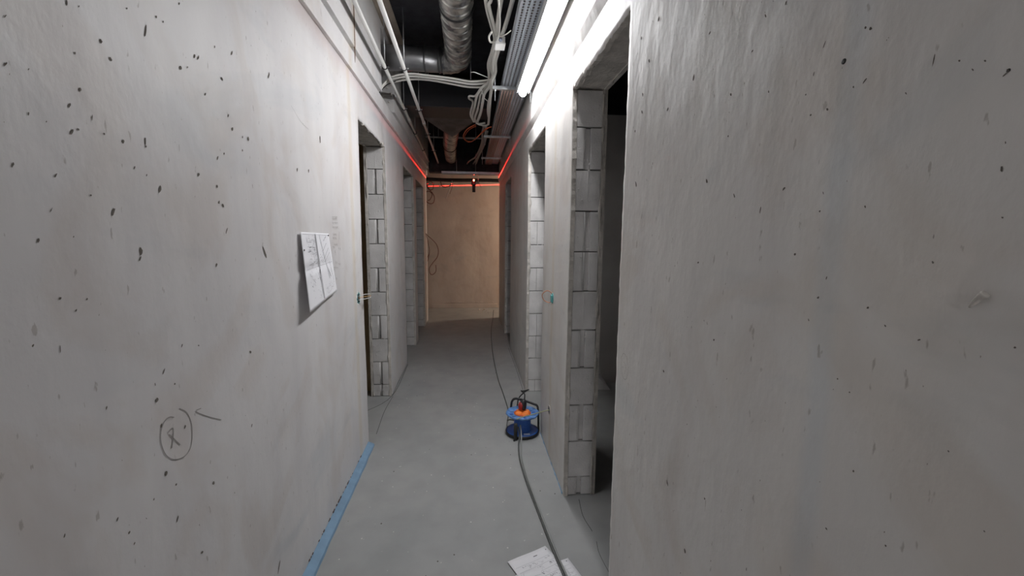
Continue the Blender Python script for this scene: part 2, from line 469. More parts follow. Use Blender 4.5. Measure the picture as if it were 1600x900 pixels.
# paint-free strips of the slab beside the walls
bm = NB()
box(bm, (XL + 0.045, -5.2, CZ - 0.012), (XL + 0.16, 4.2, CZ), bev=0.003)
struct(put('ceiling_edge_strip', bm, [mat('bare_render', (0.42, 0.36, 0.30), 0.9, var=0.25, vscale=8)]))

# floor: grey levelling screed with a saw joint, scuffs and pale splashes
def floor_material():
    m = bpy.data.materials.new('grey_screed'); m.use_nodes = True
    nt = m.node_tree; L = nt.links; N = nt.nodes; b = N['Principled BSDF']
    tc = N.new('ShaderNodeTexCoord')
    def ns(scale, st=(1, 1, 1), det=5):
        mp = N.new('ShaderNodeMapping'); mp.inputs['Scale'].default_value = st; L.new(tc.outputs['Object'], mp.inputs[0])
        n = N.new('ShaderNodeTexNoise'); n.inputs['Scale'].default_value = scale; n.inputs['Detail'].default_value = det; L.new(mp.outputs[0], n.inputs['Vector']); return n.outputs['Fac']
    def ramp(f, a, bb, ca, cb):
        r = N.new('ShaderNodeValToRGB'); r.color_ramp.elements[0].position = a; r.color_ramp.elements[1].position = bb
        r.color_ramp.elements[0].color = ca; r.color_ramp.elements[1].color = cb; L.new(f, r.inputs[0]); return r.outputs[0]
    def mix(a, bb, f, mode='MULTIPLY'):
        x = N.new('ShaderNodeMix'); x.data_type = 'RGBA'; x.blend_type = mode
        if isinstance(f, float): x.inputs[0].default_value = f
        else: L.new(f, x.inputs[0])
        L.new(a, x.inputs[6]); L.new(bb, x.inputs[7]); return x.outputs[2]
    c = ramp(ns(1.6, (1, 0.7, 1)), 0.3, 0.7, (0.275, 0.285, 0.284, 1), (0.35, 0.353, 0.346, 1))
    c = mix(c, ramp(ns(7), 0.3, 0.6, (0.9, 0.9, 0.9, 1), (1, 1, 1, 1)), 1.0)
    sp = ramp(ns(26, (1, 1, 1), 2), 0.735, 0.78, (0, 0, 0, 1), (0.7, 0.7, 0.7, 1))
    w_ = N.new('ShaderNodeRGB'); w_.outputs[0].default_value = (0.55, 0.55, 0.54, 1)
    c = mix(c, w_.outputs[0], sp, 'MIX')
    L.new(c, b.inputs['Base Color'])
    rr = N.new('ShaderNodeMapRange'); rr.inputs[3].default_value = 0.42; rr.inputs[4].default_value = 0.68
    L.new(ns(3), rr.inputs[0]); L.new(rr.outputs[0], b.inputs['Roughness'])
    bp = N.new('ShaderNodeBump'); bp.inputs['Strength'].default_value = 0.2; bp.inputs['Distance'].default_value = 0.003
    L.new(ns(18), bp.inputs['Height']); L.new(bp.outputs[0], b.inputs['Normal'])
    return m
bm = NB(); box(bm, (-3.3, -5.3, -0.1), (3.5, 8.7, 0))
fl = struct(put('floor', bm, [floor_material()]))
bm = NB()
for (a, b_) in (((880, 700), None),): pass
def crack(pts, wd):
    P = spline(pts, 6)
    for p, q in zip(P, P[1:]):
        d = (q - p); n = Vector((-d.y, d.x, 0)).normalized() * wd
        vs = [bm.verts.new(v) for v in (p - n, q - n, q + n, p + n)]
        bm.faces.new(vs)
zf = 0.0006
crack([Vector((0.60, 2.16, zf)), Vector((0.585, 2.02, zf)), Vector((0.60, 1.90, zf))], 0.0016)
crack([Vector((0.60, 1.83, zf)), Vector((0.59, 1.75, zf)), Vector((0.60, 1.62, zf))], 0.0012)
crack([Vector((-0.68, 3.05, zf)), Vector((-0.70, 3.45, zf)), Vector((-0.69, 3.79, zf))], 0.002)
crack([Vector((-0.90, 3.4, zf)), Vector((-0.70, 3.80, zf)), Vector((-0.69, 4.75, zf))], 0.003)
crack([Vector((0.50, 3.86, zf)), Vector((0.505, 4.5, zf)), Vector((0.50, 5.38, zf))], 0.002)
put('floor_crack', bm, [mat('crack_dark', (0.07, 0.07, 0.07), 0.9)], fl)
bm = NB(); rnd = random.Random(11)
for _ in range(150):
    y = rnd.uniform(1.3, 5.0); x = rnd.uniform(-0.64, 0.50); r = rnd.uniform(0.0012, 0.0035)
    vs = bmesh.ops.create_icosphere(bm, subdivisions=1, radius=r)['verts']
    wh = 0 if rnd.random() < 0.6 else 1
    for v in vs: v.co = Vector((x + v.co.x * rnd.uniform(1, 1.6), y + v.co.y * 1.4, r * 0.3 + v.co.z * 0.5))
    for f in set(f for v in vs for f in v.link_faces): f.material_index = wh
o = put('plaster_crumbs', bm, [mat('pale_crumb', (0.62, 0.61, 0.59), 0.9), mat('dark_crumb', (0.10, 0.09, 0.08), 0.9)], fl); o['kind'] = 'stuff'

# blue edge strips at the foot of the walls
bm = NB()
ys = [0.2 + 0.03 * i for i in range(90)]; ys = [y for y in ys if y <= 2.88] + [2.885]
prev = None
for y in ys:
    xw = face_x(-1, y, 0.0) - 0.002; wdt = 0.045 + 0.006 * noise.noise(Vector((y * 9, 0, 2)))
    h = 0.020 + 0.004 * noise.noise(Vector((y * 14, 1, 0)))
    ring = [bm.verts.new(p) for p in ((xw, y, 0.0), (xw, y, h + 0.008), (xw + wdt * 0.45, y, h), (xw + wdt * 0.9, y, h * 0.55), (xw + wdt, y, 0.0))]
    if prev:
        for k in range(4): bm.faces.new((prev[k], prev[k + 1], ring[k + 1], ring[k]))
    else: bm.faces.new(ring)
    prev = ring
bm.faces.new(prev[::-1])
struct(put('trim_1', bm, [tape_m]))
bm = NB(); rnd = random.Random(5)
for _ in range(46):
    y = rnd.uniform(1.3, 2.7); r = rnd.uniform(0.003, 0.007)
    vs = bmesh.ops.create_icosphere(bm, subdivisions=1, radius=r)['verts']
    for v in vs: v.co = Vector((face_x(-1, y, 0.03) + 0.002 + v.co.x * 0.5, y + v.co.y * 1.8, 0.033 + rnd.uniform(-0.001, 0.001) + v.co.z * 0.8))
put('crumbled_edge', bm, [mat('dark_gap', (0.10, 0.07, 0.06), 0.9)], bpy.data.objects['trim_1'])
bm = NB(); prev = None
for i in range(50):
    y = 2.215 + i * 0.0154; xw = XR + 0.003; wdt = 0.007 + 0.006 * noise.noise(Vector((y * 25, 7, 2)))
    ring = [bm.verts.new(p) for p in ((xw, y, 0.0), (xw, y, 0.012 + 0.008 * noise.noise(Vector((y * 20, 3, 1)))), (xw - wdt, y, 0.0))]
    if prev:
        for k in range(2): bm.faces.new((prev[k], prev[k + 1], ring[k + 1], ring[k]))
    prev = ring
struct(put('trim_2', bm, [tape_m]))

# ------------------------------------------------------------------ marks on the walls
def on_wall(side, u, v, off=0.0007):
    p = atx(u, v, XL if side < 0 else XR)
    p.x = face_x(side, p.y, p.z) - (off if side > 0 else -off)
    return p
def flake(bm, side, y, z, L_, W_, ang, mi=0, rnd=random, off=0.0009):
    n = 9; c = []
    for k in range(n):
        a = 2 * math.pi * k / n; rr = rnd.uniform(0.65, 1.15)
        l, w_ = math.cos(a) * L_ * 0.5 * rr, math.sin(a) * W_ * 0.5 * rr
        yy = y + l * math.sin(ang) + w_ * math.cos(ang); zz = z + l * math.cos(ang) - w_ * math.sin(ang)
        sg = 1 if side < 0 else -1
        c.append(bm.verts.new((face_x(side, yy, zz) + sg * off, yy, zz)))
    f = bm.faces.new(c); f.material_index = mi
def pits(side, listed, n_rand, yr, zr, seed, parent, opens):
    bm = NB(); rnd = random.Random(seed)
    for it in listed:
        u, v, l, wd, an = (tuple(it) + (10, 3, 0.0))[:5] if len(it) < 5 else it
        p = atx(u, v, XL if side < 0 else XR); zc = (p - CAM).dot(c2w(Vector((0, 0, 1)))); sy = zc * zc / (F * abs(p.x)); sz = zc / F
        flake(bm, side, p.y, p.z, l * sz * 0.9, max(wd * sy * 0.85, 0.0015), an, 0, rnd)
    for _ in range(n_rand):
        y = rnd.uniform(*yr); z = rnd.uniform(*zr)
        if any(a - 0.02 < y < b + 0.02 and z < OZ for a, b in opens): continue
        s = rnd.random() ** 4
        flake(bm, side, y, z, 0.0025 + 0.006 * s, 0.0012 + 0.0014 * s, rnd.uniform(-0.4, 0.4), 0 if rnd.random() < 0.5 else 1, rnd)
    o = put('plaster_pits', bm, [pit_m, pit2_m], parent); o['kind'] = 'stuff'
PL = [(102, 4, 12, 3, .1), (121, 10, 7, 2), (226, 50, 26, 3, .3), (156, 64, 8, 6, .2), (171, 92, 7, 6), (243, 26, 5, 3), (254, 34, 5, 2), (197, 13, 4, 2), (279, 6, 8, 2), (5, 25, 8, 2), (6, 100, 12, 3), (42, 108, 6, 2), (115, 83, 5, 3),
      (303, 88, 9, 3), (309, 90, 12, 2), (281, 106, 10, 4), (292, 105, 5, 2), (346, 123, 7, 5), (320, 147, 7, 2), (335, 73, 7, 2), (362, 83, 12, 2), (123, 140, 7, 5, .4), (106, 165, 12, 4), (42, 178, 8, 3, .3), (142, 184, 12, 2, .2),
      (110, 206, 12, 4), (120, 202, 4, 4), (161, 209, 4, 4), (191, 221, 7, 5, .8), (226, 221, 16, 3, .1), (227, 229, 5, 3), (18, 257, 11, 4, .4), (85, 274, 12, 3), (209, 262, 7, 2), (228, 274, 5, 2), (249, 296, 14, 5, .3), (309, 273, 9, 4), (356, 180, 8, 2), (362, 202, 10, 3),
      (378, 214, 5, 2), (387, 217, 9, 3), (339, 247, 8, 2), (349, 240, 5, 2), (378, 235, 5, 2), (78, 328, 12, 2), (175, 331, 18, 5, .5), (58, 376, 9, 5, .3), (113, 370, 4, 2), (219, 392, 15, 7, .1), (218, 404, 10, 3), (338, 291, 6, 3), (341, 316, 8, 3), (347, 321, 6, 6), (353, 360, 14, 2), (337, 414, 8, 3),
      (412, 394, 26, 3, -.5), (93, 466, 6, 5, .5), (135, 467, 5, 3), (118, 485, 6, 3), (51, 540, 7, 4), (94, 545, 16, 2, .1), (284, 540, 7, 2), (310, 540, 3, 3), (256, 580, 14, 2), (273, 600, 4, 3), (167, 637, 7, 3, .4), (245, 625, 9, 6), (252, 665, 9, 3, .4), (289, 667, 7, 3), (333, 755, 6, 5, .6), (259, 740, 8, 5, .5),
      (275, 757, 5, 4), (184, 811, 8, 3), (202, 832, 6, 4, .5), (102, 837, 8, 3, .4), (210, 849, 6, 3), (277, 811, 10, 3), (315, 863, 5, 5), (392, 665, 6, 2), (436, 885, 22, 2), (500, 218, 16, 2, .1), (420, 118, 18, 2), (464, 265, 8, 2), (482, 267, 9, 2), (240, 780, 5, 3), (390, 550, 5, 4), (70, 190, 4, 2), (140, 305, 4, 3)]
PR = [(1319, 96, 7, 6, 1.2), (1362, 45, 7, 5), (1354, 43, 5, 4), (1460, 94, 22, 2, -.1), (1576, 110, 9, 3), (1572, 116, 12, 3, -.9), (1500, 95, 5, 4), (1540, 95, 5, 4), (1521, 109, 6, 3), (1353, 126, 12, 3, -.8), (1289, 70, 12, 2, -.4), (1335, 136, 5, 3), (1294, 171, 7, 4, .4), (1268, 180, 4, 4), (1417, 146, 6, 2),
      (1260, 148, 4, 3), (1201, 143, 6, 2), (1226, 295, 4, 8), (1189, 328, 14, 2, -.2), (1148, 306, 9, 2), (1282, 330, 4, 4), (1353, 323, 5, 3), (1243, 397, 5, 4), (1459, 410, 5, 4), (1568, 340, 4, 5), (1105, 283, 11, 3), (1384, 509, 5, 3), (1264, 500, 5, 2), (1357, 481, 4, 6), (1437, 531, 3, 8), (1279, 465, 4, 5),
      (1116, 531, 4, 3), (1309, 592, 3, 3), (1328, 613, 3, 3), (1484, 705, 4, 4), (1334, 736, 4, 5), (1291, 826, 5, 4), (1069, 861, 8, 4), (1385, 853, 4, 4), (1100, 779, 4, 3), (1029, 30, 9, 3, -.2), (1084, 121, 14, 3, -.1), (1142, 148, 7, 3), (1196, 25, 10, 2), (1228, 5, 8, 4, -.3), (1109, 52, 4, 4), (1175, 80, 4, 4),
      (1043, 171, 6, 4), (1138, 213, 4, 3), (1092, 410, 4, 3), (994, 288, 14, 2), (992, 205, 6, 2), (1004, 148, 10, 2), (1014, 95, 10, 2), (1003, 175, 8, 2), (1002, 60, 8, 2), (1037, 580, 6, 2), (1042, 755, 10, 2), (1588, 543, 4, 6), (1540, 830, 3, 3)]
pits(-1, PL, 190, (-0.2, 2.85), (0.1, 2.35), 21, wl, L_OPEN)
pits(1, PR, 240, (0.2, 1.40), (0.1, 2.28), 22, wr, R_OPEN)
# a dark hole and a raised scratched flap of plaster on the right wall
bm = NB()
for (u, v, r) in ((1319, 96, 0.004), (1576, 110, 0.002)):
    p = on_wall(1, u, v, 0); vs = bmesh.ops.create_icosphere(bm, subdivisions=2, radius=r)['verts']
    for q in vs: q.co = Vector((p.x + q.co.x * 0.4, p.y + q.co.y, p.z + q.co.z))
put('nail_hole', bm, [black_rub], wr)
bm = NB()
P = [on_wall(1, u, v, 0.003) for (u, v) in ((1519, 480), (1527, 472), (1536, 465), (1546, 459))]
tube(bm, spline(P, 4), [0.001, 0.0015, 0.002, 0.0025, 0.003, 0.003, 0.0035, 0.0035, 0.004, 0.004, 0.0045, 0.0045, 0.004][:len(spline(P, 4))], 6)
put('plaster_gouge', bm, [rough_pl], wr)

def ribbon(bm, pts, wd, mi=0):
    """a thin drawn line lying on a wall: quads in the wall's plane"""
    for p, q in zip(pts, pts[1:]):
        d = q - p
        if d.length < 1e-6: continue
        n = Vector((0, -d.z, d.y)).normalized() * wd
        f = bm.faces.new([bm.verts.new(v) for v in (p - n, q - n, q + n, p + n)]); f.material_index = mi
def stroke(bm, side, uv, wd, n=6):
    P = [on_wall(side, u, v, 0.0010) for (u, v) in uv]
    ribbon(bm, spline(P, n), wd)
bm = NB()
stroke(bm, -1, [(280, 638), (292, 645), (299, 662), (300, 682), (297, 700), (288, 713), (273, 718), (260, 712), (252, 695), (251, 676), (256, 660), (264, 652), (272, 652)], 0.0011)
stroke(bm, -1, [(262, 676), (270, 669), (270, 685), (268, 700)], 0.0016, 3)
stroke(bm, -1, [(264, 679), (272, 686), (281, 695)], 0.0014)
stroke(bm, -1, [(314, 638), (306, 643), (325, 651), (345, 656)], 0.0012, 3)
stroke(bm, -1, [(455, 165), (470, 190), (482, 202)], 0.0006)
put('pencil_mark', bm, [pencil_m], wl)
bm = NB(); rnd = random.Random(9)
for (v, u0, u1) in ((340, 519, 527), (343, 519, 527), (349, 519, 527), (356, 520, 527), (367, 520, 526), (373, 520, 526), (383, 522, 527), (387, 520, 523), (389, 529, 532), (394, 523, 525), (411, 524, 526), (413, 529, 532), (419, 521, 527), (422, 520, 523), (436, 524, 526)):
    u = u0
    while u < u1:
        stroke(bm, -1, [(u, v + rnd.uniform(-1, 1)), (u + 0.5, v - 2), (u + 1.1, v + 1.5)], 0.0011, 2); u += rnd.uniform(1.3, 2.1)
stroke(bm, -1, [(530, 362), (530, 374)], 0.0012); stroke(bm, -1, [(523.5, 390), (524, 399)], 0.0012); stroke(bm, -1, [(524, 407), (524.5, 417)], 0.001)
put('pencil_note', bm, [pencil_m], wl)
bm = NB()
stroke(bm, 1, [(971, 560), (975, 552), (980, 560), (982, 578), (979, 592), (974, 590), (971, 575), (972, 560)], 0.0006)
stroke(bm, 1, [(975, 565), (978, 572), (976, 584)], 0.0006)
put('pencil_mark', bm, [pit2_m], wr)

# ------------------------------------------------------------------ drawings on the left wall
wall_print = thing('floor_plan_sheet', 'creased white floor plan drawing pinned to the left wall beside an electrical box', 'paper', (XL, 2.05, 1.30))
def sheet(s, t):
    """s: 0 at the near edge .. 1 at the far edge; t: 0 at the top .. 1 at the bottom"""
    top = Vector((0, 1.868 + s * (2.235 - 1.868), 1.456 - 0.006 * s))
    bot = Vector((0, 1.935 + s * (2.335 - 1.935), 1.105 + s * 0.045))
    p = top.lerp(bot, t ** 1.1)
    lift = 0.006 + 0.045 * (1 - s) * (0.25 + 0.75 * t) + 0.02 * t * t - 0.012 * math.exp(-((t - 0.5) / 0.05) ** 2) + 0.004 * math.sin(s * 9 + t * 5) * t
    lift += 0.010 * math.exp(-((s - 0.5) / 0.04) ** 2)
    lift = max(0.003, lift * 0.62); p.x = face_x(-1, p.y, p.z)
    p = CAM + (p - CAM) * ((abs(XL) - lift) / abs(XL))      # lifting keeps the sheet's outline
    return p - Vector((XL, 2.05, 1.30))
bm = NB(); n = 28
gv = [[bm.verts.new(sheet(i / n, j / n)) for j in range(n + 1)] for i in range(n + 1)]
for i in range(n):
    for j in range(n): bm.faces.new((gv[i][j], gv[i + 1][j], gv[i + 1][j + 1], gv[i][j + 1]))
o = put('paper_sheet', bm, [paper_m], wall_print, smooth=True)
so = o.modifiers.new('thickness', 'SOLIDIFY'); so.thickness = 0.0008; so.offset = 0
def sline(bm, s0, t0, s1, t1, wd=0.0009, mi=0):
    k = max(2, int(max(abs(s1 - s0), abs(t1 - t0)) * 20))
    P = [sheet(s0 + (s1 - s0) * q / k, t0 + (t1 - t0) * q / k) + Vector((0.0016, 0, 0)) for q in range(k + 1)]
    for p, q in zip(P, P[1:]):
        d = q - p; nn = Vector((0, -d.z, d.y)).normalized() * wd
        f = bm.faces.new([bm.verts.new(v) for v in (p - nn, q - nn, q + nn, p + nn)]); f.material_index = mi
bm = NB(); rnd = random.Random(4)
sline(bm, .46, .03, .50, .97, 0.0016); sline(bm, .60, .04, .78, .74, 0.0012); sline(bm, .72, .50, .84, .72, 0.0014)
sline(bm, .86, .48, .93, .80, 0.0009); sline(bm, .66, .30, .84, .18, .0009); sline(bm, .68, .42, .90, .26, .0009); sline(bm, .70, .46, .92, .34, .0007)
sline(bm, .80, .10, .86, .06, .0014); sline(bm, .74, .14, .78, .11, .0014); sline(bm, .05, .03, .97, .03, .0006, 1); sline(bm, .05, .50, .97, .50, .0006, 1)
for _ in range(95):       # hatched plan of rooms
    s0, t0 = rnd.uniform(.14, .42), rnd.uniform(.05, .47)
    if rnd.random() < .5: sline(bm, s0, t0, min(.43, s0 + rnd.uniform(.03, .12)), t0, .0006, rnd.choice([0, 1, 1]))
    else: sline(bm, s0, t0, s0, t0 + rnd.uniform(.02, .08), .0006, rnd.choice([0, 1, 1]))
for _ in range(26):
    s0, t0 = rnd.uniform(.12, .46), rnd.uniform(.52, .72); sline(bm, s0, t0, s0 + rnd.uniform(.0, .03), t0 + rnd.uniform(.01, .04), .0009, rnd.choice([0, 1]))
for _ in range(34):
    s0, t0 = rnd.uniform(.60, .92), rnd.uniform(.80, .94); sline(bm, s0, t0, s0 + rnd.uniform(-.01, .06), t0 + rnd.uniform(-.02, .02), .0006, 1)
for _ in range(26):
    s0, t0 = rnd.uniform(.50, .66), rnd.uniform(.3, .5); sline(bm, s0, t0, s0 + rnd.uniform(-.01, .04), t0 + rnd.uniform(-.02, .02), .0006, 1)
for _ in range(14):
    s0, t0 = rnd.uniform(.1, .45), rnd.uniform(.78, .92); sline(bm, s0, t0, s0 + rnd.uniform(.0, .05), t0, .0005, 1)
put('printed_drawing', bm, [ink_m, inkl_m], wall_print)
for (s, t) in ((.04, .25), (.97, .04)):
    bm = NB(); c = sheet(s, t)
    vs = bmesh.ops.create_uvsphere(bm, u_segments=10, v_segments=6, radius=0.004)['verts']
    for v in vs: v.co = c + Vector((0.002 + v.co.x * .5, v.co.y, v.co.z))
    put('pin', bm, [black_rub], wall_print)

# sheets on the floor
def floor_sheet(name, corner, ux, uy, wdt, hgt, z, label, print_seed):
    t = thing(name, label, 'paper', corner)
    ux, uy = Vector(ux).normalized(), Vector(uy).normalized(); n = 10
    def P(s, q): 
        return ux * (wdt * s) + uy * (hgt * q) + Vector((0, 0, z + 0.004 * (1 - s) * (1 - q) ** 2 + 0.0012 * math.sin(s * 7 + q * 4) + 0.0012))
    bm = NB(); g = [[bm.verts.new(P(i / n, j / n)) for j in range(n + 1)] for i in range(n + 1)]
    for i in range(n):
        for j in range(n): bm.faces.new((g[i][j], g[i + 1][j], g[i + 1][j + 1], g[i][j + 1]))
    o = put('paper_sheet', bm, [paper_m], t, smooth=True)
    so = o.modifiers.new('thickness', 'SOLIDIFY'); so.thickness = 0.0006; so.offset = 0
    bm = NB(); rnd = random.Random(print_seed)
    def ln(s0, q0, s1, q1, wd, mi):
        k = 4
        for a in range(k):
            p, q = P(s0 + (s1 - s0) * a / k, q0 + (q1 - q0) * a / k), P(s0 + (s1 - s0) * (a + 1) / k, q0 + (q1 - q0) * (a + 1) / k)
            d = q - p; nn = Vector((-d.y, d.x, 0)).normalized() * wd; up = Vector((0, 0, 0.0008))
            f = bm.faces.new([bm.verts.new(v + up) for v in (p - nn, q - nn, q + nn, p + nn)]); f.material_index = mi
    ln(.58, .10, .68, .10, .0022, 0)
    ln(.93, .07, .95, .07, .003, 0)
    for r in range(8):
        q = .18 + r * .105
        ln(.06, q, .94, q, .0006, 1)
        for _ in range(8):
            s = rnd.uniform(.06, .9); ln(s, q + .02, s + rnd.uniform(.01, .04), q + rnd.uniform(.03, .07), .0012, rnd.choice([0, 1, 1]))
        for _ in range(10):
            s = rnd.uniform(.06, .85); ln(s, q + rnd.uniform(.01, .09), s + rnd.uniform(.02, .08), q + rnd.uniform(.01, .09), .0005, 1)
    put('printed_table', bm, [ink_m, inkl_m], t)
    return t
floor_sheet('printed_sheet', (0.164, 1.732, 0.0), (0.186, 0.087, 0), (0.087, -0.186, 0), 0.205, 0.297, 0.0016, 'white printed sheet lying uppermost on the grey floor under the cable', 2)
floor_sheet('printed_sheet', (0.190, 1.655, 0.0), (0.95, 0.31, 0), (0.31, -0.95, 0), 0.262, 0.20, 0.0003, 'white sheet on the floor, mostly hidden beneath the printed one', 3)

# ------------------------------------------------------------------ electrical boxes in the walls
def socket(side, y, z, label, r=0.034, rim=None, inside=(0.015, 0.035, 0.04)):
    sg = 1 if side > 0 else -1
    x = face_x(side, y, z)
    t = thing('electrical_box', label, 'electrical box', (x, y, z))
    bm = NB(); n = 24
    def ring(rad, xo): return [bm.verts.new((sg * xo, rad * math.cos(2 * math.pi * k / n), rad * math.sin(2 * math.pi * k / n))) for k in range(n)]
    R = [ring(r * 0.9, -0.002), ring(r, -0.003), ring(r + 0.003, -0.001), ring(r + 0.003, 0.001)]
    for A, B in zip(R, R[1:]):
        for k in range(n): bm.faces.new((A[k], A[(k + 1) % n], B[(k + 1) % n], B[k]))
    put('box_rim', bm, [rim or teal_m], t, smooth=True)
    bm = NB(); bm.faces.new([bm.verts.new((-sg * 0.0012, r * 0.9 * math.cos(2 * math.pi * k / n), r * 0.9 * math.sin(2 * math.pi * k / n))) for k in range(n)])
    lathe_pts = None
    put('box_recess', bm, [mat('box_inside', inside, 0.6)], t)
    return t
b1 = socket(-1, 2.77, 1.045, 'teal wall box with bare wires beside the first left doorway')
bm = NB(); rnd = random.Random(2)
for _ in range(22):
    a = rnd.uniform(0, 6.28); rr = rnd.uniform(0.034, 0.052)
    vs = bmesh.ops.create_icosphere(bm, subdivisions=1, radius=rnd.uniform(0.005, 0.011))['verts']
    for v in vs: v.co = Vector((v.co.x * 0.25 + 0.001, rr * math.cos(a) + v.co.y, rr * math.sin(a) + v.co.z))
put('plaster_collar', bm, [mat('white_filler', (0.8, 0.8, 0.78), 0.8)], b1)
for k, (dz, c) in enumerate(((0.012, 'white'), (0.0, 'orange'), (-0.012, 'white'))):
    bm = NB(); tube(bm, spline([(0.0, 0.0, dz), (0.03, 0.03, dz * 1.2 + 0.005), (0.055, 0.08, dz + 0.004), (0.045, 0.14, dz * 0.4 - 0.004)]), 0.0018, 6)
    put('wire', bm, [white_cab if c == 'white' else mat('tan_wire', (0.6, 0.35, 0.15), .5)], b1, smooth=True)
b2 = socket(1, 2.615, 1.06, 'teal wall box with looped copper wire between the right doorways', 0.031)
bm = NB(); tube(bm, spline([(0.0, 0.01, 0.03), (-0.03, 0.02, 0.045), (-0.06, 0.03, 0.02), (-0.05, 0.03, -0.015), (-0.02, 0.02, -0.03), (0, 0, -0.02)]), 0.0026, 6)
put('wire', bm, [mat('copper_wire', (0.5, 0.2, 0.1), .5)], b2, smooth=True)
bm = NB(); box(bm, (-0.012, -0.018, -0.026), (0.0, 0.012, 0.022), bev=0.004)
put('terminal_block', bm, [teal_m], b2)
b3 = socket(1, 2.645, 0.315, 'dark low wall box just above the blue cable reel', 0.030, rim=rough_pl)
bm = NB(); tube(bm, spline([(0.0, 0.0, 0.0), (-0.03, 0.01, -0.01), (-0.09, 0.05, -0.045), (-0.16, 0.10, -0.085), (-0.20, 0.12, -0.11)]), 0.0035, 6)
put('flex_lead', bm, [mat('grey_green_flex', (0.34, 0.36, 0.20), .5)], b3, smooth=True)

# ------------------------------------------------------------------ cable reel
reel = thing('cable_reel', 'blue cable reel lying flat on the floor against the right wall', 'cable reel', (0.385, 2.985, 0.0))
bm = NB(); lathe(bm, [(0, 0.004), (0.112, 0.002), (0.121, 0.004), (0.123, 0.018), (0.119, 0.024), (0.113, 0.020)], seg=56)
put('base_ring', bm, [black_rub], reel, smooth=True)
bm = NB(); lathe(bm, [(0.116, 0.021), (0.113, 0.026), (0.100, 0.021), (0.062, 0.024), (0.055, 0.030), (0.052, 0.10)], seg=56)
put('lower_flange', bm, [blue_m], reel, smooth=True)
bm = NB()
for k in range(10): tube(bm, [(0.058 * math.cos(a), 0.058 * math.sin(a), 0.034 + k * 0.009) for a in [2 * math.pi * q / 32 for q in range(32)]], 0.0048, 6, closed=True)
o = put('wound_cable', bm, [blue_m], reel, smooth=True)
bm = NB(); seg = 56; prof = []
lathe(bm, [(0, 0.132), (0.050, 0.132), (0.058, 0.139), (0.086, 0.136), (0.108, 0.141), (0.114, 0.147), (0.120, 0.146), (0.121, 0.139), (0.112, 0.130), (0.06, 0.126), (0.052, 0.12)], seg=seg)
for v in bm.verts:
    r = math.hypot(v.co.x, v.co.y)
    if r > 0.10:
        a = math.atan2(v.co.y, v.co.x); k = 1 + 0.020 * math.cos(8 * a) ; v.co.x *= k; v.co.y *= k
put('upper_flange', bm, [blue_l], reel, smooth=True)
for k in range(12):
    a = 2 * math.pi * k / 12 + 0.1
    bm = NB(); box(bm, (0.070, -0.009, 0.1355), (0.098, 0.009, 0.142), bev=0.003)
    for v in bm.verts: v.co = Matrix.Rotation(a, 3, 'Z') @ v.co
    put('flange_rib', bm, [blue_l if k % 3 else blue_m], reel)
bm = NB(); lathe(bm, [(0, 0.136), (0.060, 0.136), (0.063, 0.141), (0.058, 0.143), (0, 0.143)], seg=40)
put('socket_plate', bm, [mat('orange_red_plastic', (0.55, 0.10, 0.02), .5)], reel, smooth=True)
for k in range(4):
    a = math.pi / 2 * k + 0.5
    bm = NB(); lathe(bm, [(0, 0.152), (0.018, 0.152), (0.025, 0.149), (0.027, 0.142)], seg=24)
    for v in bm.verts: v.co += Vector((0.033 * math.cos(a), 0.033 * math.sin(a), 0))
    put('socket_cap', bm, [mat('orange_plastic', (0.85, 0.22, 0.04), .4)], reel, smooth=True)
# plug with its lead
bm = NB(); tube(bm, [(0.004, 0.02, 0.158), (0.006, 0.02, 0.170), (0.010, 0.022, 0.205), (0.014, 0.024, 0.215), (0.018, 0.026, 0.225)], [0.022, 0.025, 0.024, 0.018, 0.010], 16)
pg = put('power_plug', bm, [black_rub], reel, smooth=True)
bm = NB(); tube(bm, [(-0.006, 0.018, 0.160), (-0.007, 0.019, 0.190), (-0.004, 0.02, 0.205)], [0.021, 0.023, 0.016], 16)
put('plug_collar', bm, [mat('red_plastic', (0.30, 0.02, 0.02), .5)], pg, smooth=True)
bm = NB(); tube(bm, spline([(0.018, 0.026, 0.225), (0.02, 0.05, 0.255), (0.0, 0.09, 0.262), (0.02, 0.12, 0.250), (0.06, 0.13, 0.255), (0.05, 0.10, 0.262), (0.015, 0.11, 0.235), (-0.02, 0.12, 0.18), (-0.03, 0.13, 0.02)]), 0.0045, 8)
put('plug_lead', bm, [black_rub], reel, smooth=True)
bm = NB(); tube(bm, spline([(-0.075, 0.105, 0.135), (-0.068, 0.10, 0.185), (-0.04, 0.10, 0.205), (0.02, 0.085, 0.195), (0.09, 0.06, 0.178), (0.118, 0.05, 0.165), (0.122, 0.03, 0.12), (0.122, 0.0, 0.01)]), 0.008, 10)
put('carry_handle', bm, [black_rub], reel, smooth=True)
bm = NB(); tube(bm, [(-0.062, -0.115, 0.004), (-0.062, -0.115, 0.110), (-0.062, -0.115, 0.114)], [0.013, 0.0135, 0.011], 16)
put('winding_grip', bm, [mat('dark_grey_rubber', (0.03, 0.03, 0.028), .6)], reel, smooth=True)
bm = NB(); tube(bm, [(-0.062, -0.112, 0.008), (-0.075, -0.13, 0.006)], 0.006, 8); tube(bm, [(-0.062, -0.112, 0.010), (-0.045, -0.10, 0.012)], 0.010, 8)
put('grip_foot', bm, [black_rub], reel, smooth=True)
bm = NB(); box(bm, (0.0, -0.095, 0.0245), (0.045, -0.070, 0.0262), bev=0.0005)
put('rating_label', bm, [mat('pale_sticker', (0.5, 0.55, 0.66), .5)], reel)

